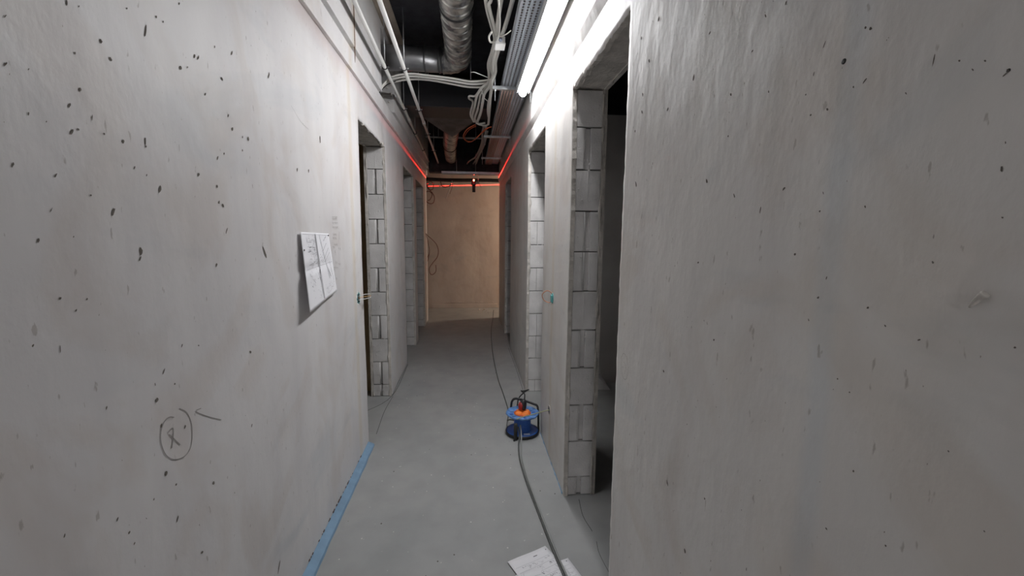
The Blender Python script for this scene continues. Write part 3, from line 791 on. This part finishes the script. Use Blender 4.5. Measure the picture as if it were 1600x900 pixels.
reel.scale = (1, 1, 1.10)
def fl_pts(lst, z): return [atz(u, v, z) for (u, v) in lst]
cable('extension_cord', [(0.47, 8.2, .004), (0.42, 7.5, .004), (0.33, 6.4, .004), (0.285, 5.2, .004), (0.285, 4.25, .004), (0.305, 3.8, .004), (0.318, 3.42, .004), (0.30, 3.22, .01), (0.285, 3.10, .05), (0.30, 3.04, .08), (0.335, 3.01, .085)], 0.0042, mat('grey_cable', (0.06, 0.065, 0.06), .6), 'thin dark cord trailing along the floor from reel towards the far wall', 'cord')
ga = mat('grey_cable2', (0.10, 0.105, 0.10), .55, var=.3, vscale=20)
cable('extension_cord', [(0.345, 2.905, .085), (0.350, 2.865, .03), (0.335, 2.78, .006), (0.322, 2.60, .006), (0.330, 2.36, .006), (0.352, 2.10, .006), (0.372, 1.87, .0075), (0.386, 1.72, .0085), (0.400, 1.60, .0085), (0.42, 1.40, .006), (0.45, 1.1, .006)], 0.0052, ga, 'darker of the two cords running from reel across the printed sheet', 'cord', 'cords running forward from the reel')
cable('extension_cord', [(0.360, 2.900, .10), (0.362, 2.858, .05), (0.352, 2.76, .006), (0.338, 2.60, .006), (0.344, 2.36, .006), (0.363, 2.10, .006), (0.382, 1.87, .0075), (0.397, 1.72, .0085), (0.412, 1.60, .0085), (0.434, 1.40, .006), (0.47, 1.1, .006)], 0.0048, mat('pale_grey_cable', (0.27, 0.28, 0.27), .55), 'paler of the two cords running from reel across the printed sheet', 'cord', 'cords running forward from the reel')

# ------------------------------------------------------------------ tube lamp
def lamp(y0, y1, x, z, label, glow, strength):
    t = thing('batten_lamp', label, 'lamp', (x, y0, z)); Ln = y1 - y0
    bm = NB(); box(bm, (-0.047, 0.0, 0.010), (0.047, Ln, 0.058), bev=0.003)
    for sx in (-1, 1): box(bm, (sx * 0.047, 0.0, -0.003), (sx * 0.0455, Ln, 0.014))  # side lips added to cut off the diffuser's upward light
    put('lamp_housing', bm, [mat('grey_white_housing', (0.75, 0.76, 0.77), .4)], t)
    bm = NB(); n = 14; prof = [(-0.030, 0.012)] + [(-0.030 * math.cos(math.pi * k / n), 0.006 - 0.034 * math.sin(math.pi * k / n)) for k in range(n + 1)] + [(0.030, 0.012)]
    A = [bm.verts.new((px, 0.012, pz)) for px, pz in prof]; B = [bm.verts.new((px, Ln - 0.012, pz)) for px, pz in prof]
    for k in range(len(prof) - 1): bm.faces.new((A[k], A[k + 1], B[k + 1], B[k]))
    bm.faces.new(A); bm.faces.new(B[::-1])
    put('diffuser', bm, [mat(glow, (0.9, 0.9, 0.9), .4, emis=((0.985, 0.985, 1.0), strength))], t, smooth=False)
    for yy in (0.0, Ln - 0.012):
        bm = NB(); lathe(bm, [(0, -0.006), (0.030, -0.006), (0.032, 0), (0.032, 0.006), (0, 0.006)], seg=24)
        for v in bm.verts: v.co = Vector((v.co.x, yy + 0.006 + v.co.z, v.co.y * 0.9 + 0.008))
        put('end_cap', bm, [mat('cap_plastic', (0.85, 0.84, 0.78), .3)], t)
    return t
lamp(1.98, 3.46, 0.418, 2.545, 'lit white tube lamp hanging under the perforated tray', 'lamp_glow', LAMP)
lamp(-4.3, -2.8, -0.40, 2.70, 'added tube lamp behind the camera, unseen fill for the block faces', 'fill_lamp_glow', FILL_LAMP)  # added out of view to brighten faces turned towards the camera

# ------------------------------------------------------------------ perforated cable tray, trapeze hangers
def perf_mat(name, col, px, py, r, axis_x='X'):
    m = bpy.data.materials.new(name); m.use_nodes = True; nt = m.node_tree; N = nt.nodes; L = nt.links
    b = N['Principled BSDF']; b.inputs['Metallic'].default_value = 0.35; b.inputs['Roughness'].default_value = 0.45; b.inputs['Base Color'].default_value = tuple(col) + (1,)
    tc = N.new('ShaderNodeTexCoord'); s = N.new('ShaderNodeSeparateXYZ'); L.new(tc.outputs['Object'], s.inputs[0])
    def frac(o, p, sc):
        a = N.new('ShaderNodeMath'); a.operation = 'DIVIDE'; L.new(o, a.inputs[0]); a.inputs[1].default_value = p
        f = N.new('ShaderNodeMath'); f.operation = 'FRACT'; L.new(a.outputs[0], f.inputs[0])
        c = N.new('ShaderNodeMath'); c.operation = 'SUBTRACT'; L.new(f.outputs[0], c.inputs[0]); c.inputs[1].default_value = 0.5
        d = N.new('ShaderNodeMath'); d.operation = 'MULTIPLY'; L.new(c.outputs[0], d.inputs[0]); d.inputs[1].default_value = p * sc
        q = N.new('ShaderNodeMath'); q.operation = 'POWER'; L.new(d.outputs[0], q.inputs[0]); q.inputs[1].default_value = 2.0
        return q.outputs[0]
    sm = N.new('ShaderNodeMath'); sm.operation = 'ADD'
    L.new(frac(s.outputs[0], px, 1.0), sm.inputs[0]); L.new(frac(s.outputs[1], py, 0.6), sm.inputs[1])
    lt = N.new('ShaderNodeMath'); lt.operation = 'GREATER_THAN'; L.new(sm.outputs[0], lt.inputs[0]); lt.inputs[1].default_value = r * r
    L.new(lt.outputs[0], b.inputs['Alpha'])
    return m
perf = perf_mat('perforated_zinc', (0.66, 0.72, 0.80), 0.0268, 0.028, 0.0062)
perf_side = mat('zinc_lip', (0.66, 0.72, 0.78), 0.4, 0.5, var=.2, vscale=15)
TX0, TX1, TZ = 0.262, 0.476, 2.612
tray = thing('cable_tray', 'long perforated zinc cable tray above the tube lamp', 'cable tray', (0, 0, 0))
bm = NB(); box(bm, (TX0, 0.9, TZ), (TX1, 7.25, TZ + 0.0012)); put('tray_bottom', bm, [perf], tray)
bm = NB()
for x in (TX0, TX1): box(bm, (x - 0.0008, 0.9, TZ), (x + 0.0008, 7.25, TZ + 0.05))
for x in (TX0 + 0.002, TX1 - 0.010): box(bm, (x, 0.9, TZ + 0.049), (x + 0.008, 7.25, TZ + 0.051))
for x in (TX0 + 0.052, TX0 + 0.056): tube(bm, [(x, 0.9, TZ - 0.001), (x, 7.25, TZ - 0.001)], 0.0016, 6)
put('tray_side', bm, [perf_side], tray)
NTH = ['first', 'second', 'third', 'fourth', 'fifth', 'sixth', 'seventh']
for i in range(7):
    x = TX0 + 0.02 + i * 0.027
    cable('tray_cable', [(x, 0.9, TZ + 0.012), (x + 0.004, 3, TZ + 0.012), (x - 0.003, 5, TZ + 0.012), (x, 7.2, TZ + 0.012)], 0.009, mat('tray_cable_sheath', (0.35, 0.33, 0.33), .6), 'grey cable lying lengthwise in the perforated tray, %s from its conduit side' % NTH[i], 'cable', 'cables lying in the perforated tray', 6, 6)
for i in range(5):
    x = TX0 + 0.010 + i * 0.022
    cable('strapped_cable', [(x, 3.55, TZ - 0.010), (x + 0.002, 4.6, TZ - 0.013), (x - 0.002, 6.0, TZ - 0.012), (x, 7.2, TZ - 0.012)], 0.0072, mat('pinkish_cable', (0.46, 0.33, 0.29), .5), 'pinkish cable strapped beneath the far stretch of tray, %s from its conduit side' % NTH[i], 'cable', 'cables strapped under the tray', 8, 6)
def hanger(y, x0, x1, z, rods, label):
    t = thing('trapeze_hanger', label, 'hanger', (0, y, z))
    bm = NB(); box(bm, (x0, -0.014, -0.002), (x1, 0.014, 0.0)); box(bm, (x0, -0.016, -0.002), (x1, -0.013, 0.022)); box(bm, (x0, 0.013, -0.002), (x1, 0.016, 0.022))
    put('channel', bm, [steel], t)
    for x in rods:
        bm = NB(); tube(bm, [(x, 0, -0.085), (x, 0, CZ - z)], 0.0038, 8)
        rr = put('threaded_rod', bm, [rod_m], t, smooth=True)
        bm = NB(); tube(bm, [(x, 0, -0.012), (x, 0, -0.002)], 0.0095, 6); put('nut', bm, [steel], rr)
    return t
# the near rods end close under their channel
hanger(3.485, 0.185, 0.489, 2.575, (0.205, 0.482), 'zinc trapeze hanger right at the lamp end')
hanger(5.15, 0.175, 0.489, 2.575, (0.19, 0.480), 'second zinc trapeze hanger beyond the orange cable loop')
hanger(6.55, 0.185, 0.489, 2.575, (0.20, 0.480), 'third zinc trapeze hanger near the corridor end')

# ------------------------------------------------------------------ white conduits with clamps and rods
def conduit(name, p0, p1, label, joints):
    d = (p1 - p0)
    t = thing(name, label, 'pipe', p0)
    bm = NB(); tube(bm, [Vector((0, 0, 0)), d], 0.0125 if joints is None else 0.0135, 16); put('tube', bm, [white_pl], t, smooth=True)
    for k in (joints or []):
        bm = NB(); c = d * k; u = d.normalized(); tube(bm, [c - u * 0.05, c - u * 0.048, c + u * 0.048, c + u * 0.05], [0.0135, 0.0175, 0.0175, 0.0135], 16)
        put('coupling', bm, [white_pl], t, smooth=True)
CZ1 = 2.65
pA0, pA1 = Vector((-0.567, 1.2, CZ1)), Vector((-0.655, 7.28, CZ1 - 0.02))
pB0, pB1 = Vector((-0.443, 1.2, CZ1)), Vector((-0.50, 7.40, CZ1 - 0.03))
conduit('white_conduit', pA0, pA1, 'white plastic conduit nearest the left wall, carried on black clamps', [0.585])
conduit('white_conduit', pB0, pB1, 'white plastic conduit farther from the left wall, carried on black clamps', [0.585])
def clamp(p, label, first=[None]):
    t = thing('pipe_clamp', label, 'pipe clamp', p, 'pipe clamps of the white conduits')
    bm = NB(); ring = [Vector((0.0165 * math.cos(a), 0, 0.0165 * math.sin(a))) for a in [2 * math.pi * k / 20 for k in range(20)]]
    tube(bm, ring, 0.0038, 6, closed=True); put('ring', bm, [black_rub], t, smooth=True)
    for s in (-1, 1): bm = NB(); tube(bm, [(s * 0.017, 0, 0), (s * 0.031, 0, 0)], 0.0045, 6); put('screw', bm, [steel], t)
    bm = NB(); tube(bm, [(0, 0, 0.018), (0, 0, CZ - p.z)], 0.0034, 8); put('threaded_rod', bm, [rod_m], t, smooth=True)
    return t
CY = [3.32, 4.33, 5.30, 6.29]
ords = ['first', 'second', 'third', 'fourth']
for i, y in enumerate(CY):
    for (a, b, nm) in ((pA0, pA1, 'nearest the left wall'), (pB0, pB1, 'farther from the left wall')):
        k = (y - a.y) / (b.y - a.y)
        clamp(a.lerp(b, k), '%s black clamp along the white conduit %s' % (ords[i], nm))

# ------------------------------------------------------------------ spiral ducts
def galv():
    m = bpy.data.materials.new('spiral_zinc'); m.use_nodes = True; nt = m.node_tree; N = nt.nodes; L = nt.links; b = N['Principled BSDF']
    tc = N.new('ShaderNodeTexCoord'); n = N.new('ShaderNodeTexNoise'); n.inputs['Scale'].default_value = 13; n.inputs['Detail'].default_value = 8; n.inputs['Distortion'].default_value = 0.4
    L.new(tc.outputs['Object'], n.inputs['Vector'])
    r = N.new('ShaderNodeValToRGB'); e = r.color_ramp.elements; e[0].position = .36; e[0].color = (.10, .10, .11, 1); e[1].position = .62; e[1].color = (.66, .66, .62, 1)
    L.new(n.outputs['Fac'], r.inputs[0]); L.new(r.outputs[0], b.inputs['Base Color'])
    b.inputs['Metallic'].default_value = .85
    mr = N.new('ShaderNodeMapRange'); mr.inputs[3].default_value = .22; mr.inputs[4].default_value = .5; L.new(n.outputs['Fac'], mr.inputs[0]); L.new(mr.outputs[0], b.inputs['Roughness'])
    n2 = N.new('ShaderNodeTexNoise'); n2.inputs['Scale'].default_value = 14; L.new(tc.outputs['Object'], n2.inputs['Vector'])
    bp = N.new('ShaderNodeBump'); bp.inputs['Strength'].default_value = .3; bp.inputs['Distance'].default_value = .002; L.new(n2.outputs['Fac'], bp.inputs['Height']); L.new(bp.outputs[0], b.inputs['Normal'])
    return m
galv_m = galv()
dark_galv = mat('dark_zinc', (0.20, 0.20, 0.21), .5, .7, var=.4, vscale=8)
def spiral(bm, p0, p1, r, pitch=0.09, ridge=0.006):
    L_ = (Vector(p1) - Vector(p0)).length; n = int(L_ / 0.003)
    pts = [Vector(p0).lerp(Vector(p1), k / n) for k in range(n + 1)]
    def rf(s, a):
        f = (s / pitch + a / (2 * math.pi)) % 1.0
        return r + ridge * max(0.0, 1 - abs(f - 0.5) / 0.08)
    tube(bm, pts, r, 56, rfun=rf)
DXA, DZ, DR = -0.075, 2.87, 0.103
duct = thing('ventilation_duct', 'large silver spiral duct overhead with elbow turning into the left wall', 'duct', (DXA, 1.0, DZ))
bm = NB(); spiral(bm, (0.02, 0, 0), (0.0, 1.86, 0), DR); put('spiral_pipe', bm, [galv_m], duct)
bm = NB(); tube(bm, [(0.003, 1.855, 0), (0.003, 1.870, 0)], DR + 0.008, 40); put('gasket', bm, [black_rub], duct, smooth=True)
bm = NB(); spiral(bm, (0.0, 1.87, 0), (-0.003, 2.62, 0), DR - 0.004); put('spiral_pipe', bm, [galv_m], duct)
bm = NB(); cx, R = -0.13, 0.13
pts = [Vector((cx + R * math.cos(a) - 0.003, 2.62 + R * math.sin(a), 0)) for a in [math.pi / 2 * k / 16 for k in range(17)]]
def rel(s, a): return DR - 0.001 + (0.004 if (s % 0.05) < 0.007 else 0)
tube(bm, pts, DR, 40, rfun=rel); put('elbow', bm, [galv_m], duct, smooth=True)
bm = NB(); tube(bm, [pts[-1], Vector((-0.40, 2.75, 0)), Vector((-0.95, 2.75, 0))], DR - 0.008, 40); put('branch_pipe', bm, [mat('smooth_zinc', (.45, .46, .48), .35, .85, var=.3, vscale=6)], duct, smooth=True)
for xx in (-0.155, -0.27): bm = NB(); tube(bm, [(xx, 2.75, 0), (xx - 0.012, 2.75, 0)], DR - 0.002, 40); put('joint_band', bm, [dark_galv], duct, smooth=True)
# saddle clamps holding the big duct
for y in (1.42,):
    for s in (-1, 1):
        bm = NB(); tube(bm, [(s * (DR + .002), y, -0.01), (s * (DR + 0.022), y, -0.01)], 0.008, 6); tube(bm, [(s * (DR + 0.014), y, 0), (s * (DR + .014), y, CZ - DZ)], 0.0035, 6)
        put('duct_bracket', bm, [steel], duct)

fd = thing('ventilation_duct', 'dim round duct dropping from a dark cross box farther along the ceiling', 'duct', (-0.20, 4.45, 2.68))
bm = NB(); box(bm, (-0.44, 0.0, 0.02), (0.42, 0.42, 0.30), bev=0.006); put('plenum_box', bm, [mat('black_zinc', (0.03, 0.03, 0.034), .45, .4)], fd)
bm = NB()   # rectangular-to-round reducer
n = 40; A = []; B = []
for k in range(n):
    a = 2 * math.pi * k / n; c, s = math.cos(a), math.sin(a); m_ = max(abs(c), abs(s))
    A.append(bm.verts.new((c / m_ * 0.30, 0.42, 0.14 + s / m_ * 0.115))); B.append(bm.verts.new((c * 0.095, 0.86, 0.03 + s * 0.095)))
for k in range(n): bm.faces.new((A[k], A[(k + 1) % n], B[(k + 1) % n], B[k]))
put('reducer', bm, [dark_galv], fd)
bm = NB(); spiral(bm, (0, 0.86, 0.03), (-0.06, 1.75, 0.01), 0.094, 0.07, 0.003); put('spiral_pipe', bm, [galv_m], fd)
bm = NB(); tube(bm, [(-0.058, 1.74, 0.01), (-0.059, 1.765, 0.01)], 0.101, 36); put('gasket', bm, [black_rub], fd, smooth=True)
bm = NB(); spiral(bm, (-0.06, 1.76, 0.01), (-0.085, 2.70, 0.0), 0.090, 0.07, 0.003); put('spiral_pipe', bm, [galv_m], fd)
# cross channel carrying the far duct
hc = thing('cross_channel', 'thin steel channel crossing the ceiling behind the far duct', 'channel', (0, 6.25, 2.79))
bm = NB(); box(bm, (-0.60, -0.015, 0), (0.20, 0.015, 0.018)); put('channel', bm, [steel], hc)
for x in (-0.42, 0.10):
    bm = NB(); tube(bm, [(x, 0, 0), (x, 0, CZ - 2.79)], 0.004, 6); put('threaded_rod', bm, [rod_m], hc)

# loose threaded rods in front of the duct
for (x, y, lab) in ((-0.40, 4.55, 'bare threaded rod hanging before the dark cross box, nearer the conduits'), (0.02, 3.95, 'short threaded rod hanging beside the duct elbow')):
    bm = NB(); tube(bm, [(x, y, 2.80), (x, y, CZ)], 0.0035, 8); tag(put('threaded_rod', bm, [rod_m], smooth=True), lab, 'rod')

# ------------------------------------------------------------------ white cable bundles
def bundle(name, uvz, r, label, group=None, m=white_cab):
    return cable(name, [atz(u, v, z) for (u, v, z) in uvz], r, m, label, 'cable', group, 10, 8)
G = 'white cables drooping between duct and tray'
bundle('white_cable', [(758, -25, 2.76), (759, 0, 2.76), (762, 18, 2.75), (768, 40, 2.74), (773, 60, 2.72), (769, 80, 2.70), (763, 100, 2.69), (764, 115, 2.69), (763, 128, 2.67), (752, 138, 2.64), (745, 150, 2.62), (742, 165, 2.62), (738, 182, 2.62), (741, 190, 2.62)], 0.011, 'white cable forming the left strand of the drooping bundle', G)
bundle('white_cable', [(770, -30, 2.70), (767, 0, 2.70), (764, 8, 2.70), (768, 26, 2.70), (773, 45, 2.70), (776, 62, 2.69), (770, 80, 2.68), (766, 100, 2.68), (769, 118, 2.68), (764, 132, 2.66), (752, 145, 2.64), (749, 158, 2.62), (746, 172, 2.61), (742, 186, 2.61), (748, 193, 2.61), (758, 192, 2.61)], 0.0095, 'white cable with a sharp kink near the top of the bundle', G)
bundle('white_cable', [(787, -30, 2.72), (783, 0, 2.72), (779, 25, 2.71), (777, 48, 2.70), (778, 66, 2.69), (773, 84, 2.67), (770, 104, 2.67), (772, 120, 2.67), (766, 134, 2.64), (757, 146, 2.62), (754, 160, 2.60), (751, 176, 2.60), (746, 190, 2.60)], 0.0125, 'thick white cable down the middle of the drooping bundle', G)
bundle('white_cable', [(808, -30, 2.70), (801, 0, 2.70), (795, 22, 2.70), (789, 42, 2.69), (783, 60, 2.68), (779, 78, 2.67), (774, 96, 2.67), (774, 112, 2.66), (769, 126, 2.64), (768, 138, 2.62), (766, 152, 2.60), (765, 168, 2.60), (764, 184, 2.60), (763, 194, 2.60)], 0.0125, 'white cable forming the right strand of the bundle beside the tray', G)
bundle('white_cable', [(778, -20, 2.66), (780, 15, 2.66), (781, 40, 2.66), (777, 62, 2.65), (767, 66, 2.65), (764, 58, 2.65), (768, 50, 2.65)], 0.006, 'thin white cable curled into a small loop on the bundle', G)
bundle('white_cable', [(740, 190, 2.62), (735, 178, 2.62), (739, 160, 2.63), (733, 154, 2.63), (734, 150, 2.63), (742, 150, 2.63), (748, 143, 2.64)], 0.0085, 'white cable bent into a corner at the lower left of the bundle', G)
bundle('white_cable', [(744, 192, 2.60), (750, 195, 2.60), (760, 196, 2.60), (764, 190, 2.60), (762, 175, 2.60), (763, 160, 2.60), (768, 145, 2.62)], 0.0085, 'white cable closing the bottom of the drooping loop', G)
bundle('white_cable', [(752, 140, 2.62), (756, 152, 2.60), (762, 158, 2.60)], 0.0035, 'thin white flex bowed across the inside of the drooping loop', G)
bundle('white_cable', [(798, 48, 2.6), (790, 54, 2.62), (782, 57, 2.64)], 0.003, 'short thin flex from the tray to the bundle beside the lamp', G)
G2 = 'white cables crossing above the conduits'
for k, (dz, dy, rr) in enumerate(((0, 0, .010), (.012, 5, .008), (-.006, -4, .007))):
    labs = ('thick white cable crossing above the conduits to the left wall', 'lower white cable sagging across towards the left wall', 'upper thin white cable crossing to the left wall')
    bundle('crossing_cable', [(587, 146 + dy * .6, 2.53), (598, 134 + dy * .4, 2.60), (612, 124 + dy, 2.68 + dz), (640, 119 + dy, 2.71 + dz), (670, 121 + dy * .8, 2.71 + dz), (705, 126 + dy, 2.69), (735, 131 + dy, 2.67), (762, 129 + dy, 2.67), (770, 122, 2.67)], rr, labs[k], G2)
bundle('black_cable', [(586, 152, 2.50), (594, 143, 2.56), (604, 133, 2.62), (618, 127, 2.68)], 0.004, 'thin black cable dropping beside the crossing white cables', m=black_rub)
bundle('white_cable', [(736, 113, 2.66), (742, 113, 2.66), (752, 117, 2.67), (762, 121, 2.67)], 0.003, 'thin white flex end poking out beside the duct elbow')
bundle('orange_cable', [(768, 198, 2.58), (758, 202, 2.56), (748, 212, 2.55), (737, 221, 2.55), (727, 219, 2.56), (724, 212, 2.57), (730, 202, 2.58), (742, 195, 2.59)], 0.0055, 'orange cable hanging in a loop below the white bundle', m=orange_m)
bundle('orange_cable', [(763, 200, 2.57), (752, 209, 2.56), (741, 219, 2.555), (731, 222, 2.555), (726, 214, 2.565), (733, 203, 2.58), (744, 197, 2.59)], 0.0035, 'thin orange cable doubled inside the orange loop', m=orange_m)
G3 = 'grey cable tails fanning out near the corridor end'
tail = mat('dusty_cable', (0.42, 0.41, 0.40), .6)
for k, (pts, rr) in enumerate((([(757, 196, 2.6), (754, 206, 2.62), (753, 222, 2.62), (748, 236, 2.62), (742, 246, 2.62), (732, 253, 2.62), (726, 263, 2.6)], .012),
                      ([(760, 198, 2.6), (757, 214, 2.62), (752, 232, 2.62), (746, 246, 2.62), (739, 256, 2.62), (729, 265, 2.6)], .012),
                      ([(762, 205, 2.62), (756, 228, 2.62), (748, 245, 2.62), (744, 256, 2.62), (741, 263, 2.6)], .010),
                      ([(748, 246, 2.62), (743, 257, 2.61), (746, 264, 2.6), (751, 262, 2.6)], .009))):
    labs = ('dusty grey cable tail ending at the outer left of the fan', 'dusty grey cable tail second from the outer left of fan', 'dusty grey cable tail pointing straight down in the fan', 'dusty grey cable tail hooked towards the tray')
    bundle('cable_tail', pts, rr, labs[k], G3, tail)
bundle('white_cable', [(853, 70, 2.62), (862, 74, 2.60), (869, 82, 2.57), (874, 90, 2.54)], 0.006, 'short white cable from tray into the right upper wall')
# small white junction box by the tray
jb = thing('junction_box', 'small white junction box between the cable bundle and tray', 'junction box', (0.198, 2.90, 2.63))
bm = NB(); box(bm, (-0.03, -0.09, 0), (0.03, 0.0, 0.045), bev=0.005); put('box_body', bm, [white_pl], jb)
bm = NB(); box(bm, (-0.032, -0.092, -0.006), (0.032, 0.002, 0.006), bev=0.003); put('box_lid', bm, [white_pl], jb)
bm = NB()
for z in (0.02,): tube(bm, [(0.0, -0.10, z), (0.0, -0.085, z)], 0.012, 14)
put('cable_gland', bm, [mat('grey_blue_plastic', (.3, .33, .42), .5)], jb, smooth=True)
# stub of render on the right upper wall beyond the lamp
bm = NB(); box(bm, (0.40, 4.30, 2.70), (0.489, 4.42, 2.80), bev=0.01)
tag(put('plaster_stub', bm, [rough_pl]), 'pale plaster stub projecting from the right upper wall', 'plaster stub')

# ------------------------------------------------------------------ far end
et = thing('cross_tray', 'perforated grey tray crossing the corridor end under the ceiling', 'cable tray', (0, 7.16, 2.435))
bm = NB(); box(bm, (-0.44, 0, 0), (0.50, 0.16, 0.0015)); put('tray_bottom', bm, [perf_mat('perforated_grey', (.4, .42, .46), .028, .03, .008)], et)
bm = NB(); box(bm, (-0.44, 0, 0), (0.50, 0.002, 0.035)); box(bm, (-0.44, 0.158, 0), (0.50, 0.16, 0.035)); put('tray_side', bm, [perf_side], et)
for x in (-0.2, 0.11):
    bm = NB(); tube(bm, [(x, 0.08, 0), (x, 0.08, CZ - 2.435)], 0.004, 6); put('threaded_rod', bm, [rod_m], et)
bm = NB(); P = [Vector((x, 8.2 + 0.006 * math.sin(x * 9), 2.462 + 0.006 * math.sin(x * 5))) for x in [-1.6 + 0.1 * k for k in range(38)]]
tube(bm, P, 0.033, 20); tag(put('insulated_pipe', bm, [black_rub], smooth=True), 'black foam-insulated pipe running across before the end wall', 'pipe')

dv = thing('laser_level', 'small black laser level with red glow hanging before the end wall', 'laser level', DEV)
bm = NB(); box(bm, (-0.045, 0.012, -0.105), (0.035, 0.075, -0.030), bev=0.012); put('level_body', bm, [mat('black_red_body', (0.015, 0.012, 0.014), .4)], dv)
bm = NB(); box(bm, (-0.02, 0.006, -0.085), (0.022, 0.014, -0.05), bev=0.003); put('level_face', bm, [mat('dark_red_face', (0.25, 0.01, 0.03), .4)], dv)
bm = NB(); box(bm, (-0.028, 0.015, -0.22), (0.028, 0.065, -0.105), bev=0.008); put('battery_base', bm, [black_rub], dv)
bm = NB(); lathe(bm, [(0, 0.0), (0.012, 0.0), (0.012, -0.02), (0.02, -0.03), (0, -0.03)], seg=16)
for v in bm.verts: v.co += Vector((0, 0.03, -0.006))
put('lens_turret', bm, [mat('laser_lens', (0.4, 0.02, 0.02), .2, emis=((1, 0.12, 0.05), 25.0))], dv, smooth=True)
bm = NB(); tube(bm, [(0.075, 0.05, -0.06), (0.075, 0.05, CZ - DEV.z)], 0.004, 6); box(bm, (0.03, 0.04, -0.075), (0.085, 0.06, -0.05), bev=0.003)
tube(bm, [(0.085, 0.05, -0.05), (0.125, 0.03, -0.14)], 0.004, 6)
put('hanging_bracket', bm, [mat('dim_steel', (.25, .25, .26), .5, .5)], dv)

def endc(name, uvy, r, m, label, group=None):
    return cable(name, [aty(u, v, y) for (u, v, y) in uvy], r, m, label, 'cable', group)
endc('coiled_wire', [(669, 284, 8.23), (669, 280, 8.2), (668, 284, 8.165), (667, 290, 8.15), (670, 296, 8.1), (676, 296, 8.1), (677, 288, 8.1), (672, 283, 8.1), (668, 289, 8.1), (671, 296, 8.1), (676, 302, 8.1), (679, 309, 8.1), (677, 317, 8.1), (671, 318, 8.1), (665, 313, 8.1), (663, 306, 8.1), (666, 300, 8.1), (671, 299, 8.1), (675, 304, 8.1), (672, 312, 8.1), (668, 313, 8.1)], .007, redbrown, 'dark wire coiled into circles at the top left of the end wall')
endc('hanging_wire', [(688, 283, 8.185), (691, 291, 8.17), (698, 292, 8.16), (704, 289, 8.16), (706, 283, 8.17), (705, 281, 8.185)], .008, black_rub, 'short thick black cable slung in an arc under insulated pipe')
endc('hanging_wire', [(706, 284, 8.23), (706, 280, 8.2), (706, 284, 8.165), (703, 294, 8.16), (699, 304, 8.16), (697, 310, 8.16), (695, 307, 8.16)], .006, tail, 'grey wire hanging with a hooked tip before the end wall')
endc('hanging_wire', [(708, 284, 8.185), (706, 294, 8.165), (703, 303, 8.16)], .004, redbrown, 'thin wire hanging beside the hooked grey wire')
endc('looped_wire', [(660, 359, 7.0), (667, 367, 7.1), (675, 374, 7.2), (682, 382, 7.3), (685, 392, 7.3), (683, 402, 7.3), (676, 411, 7.3), (671, 419, 7.3), (672, 427, 7.3), (676, 429, 7.3), (681, 424, 7.3), (681, 414, 7.3)], .006, redbrown, 'brown wire drooping in a long loop low on the end wall')
endc('looped_wire', [(660, 361, 7.0), (666, 368, 7.15), (669, 380, 7.25), (671, 393, 7.3), (668, 402, 7.3), (665, 409, 7.3), (668, 408, 7.3), (670, 400, 7.3), (671, 393, 7.3)], .005, redbrown, 'short brown wire twisted back on itself by the left corner')
# rubble at the base of the end wall and behind the right doorway
bm = NB(); rnd = random.Random(8)
for _ in range(14):
    vs = bmesh.ops.create_icosphere(bm, subdivisions=1, radius=rnd.uniform(.008, .02))['verts']; o_ = Vector((rnd.uniform(.15, .36), rnd.uniform(7.9, 8.3), .01))
    for v in vs: v.co = o_ + v.co * rnd.uniform(.6, 1.1)
tag(put('rubble', bm, [rough_pl]), 'crumbs of rubble on the floor by the right corner', 'rubble', kind='stuff')
bm = NB()
vs = [bm.verts.new(v) for v in ((1.16, 3.82, 0), (1.33, 3.80, 0), (1.34, 3.95, 0), (1.17, 3.96, 0), (1.20, 3.88, .13), (1.26, 3.92, .12))]
for f in ((0, 1, 2, 3), (0, 1, 4), (1, 5, 4), (1, 2, 5), (2, 3, 5), (3, 4, 5), (3, 0, 4)): bm.faces.new([vs[i] for i in f])
tag(put('broken_block', bm, [block_m]), 'pale broken block on the floor inside the right doorway', 'block')
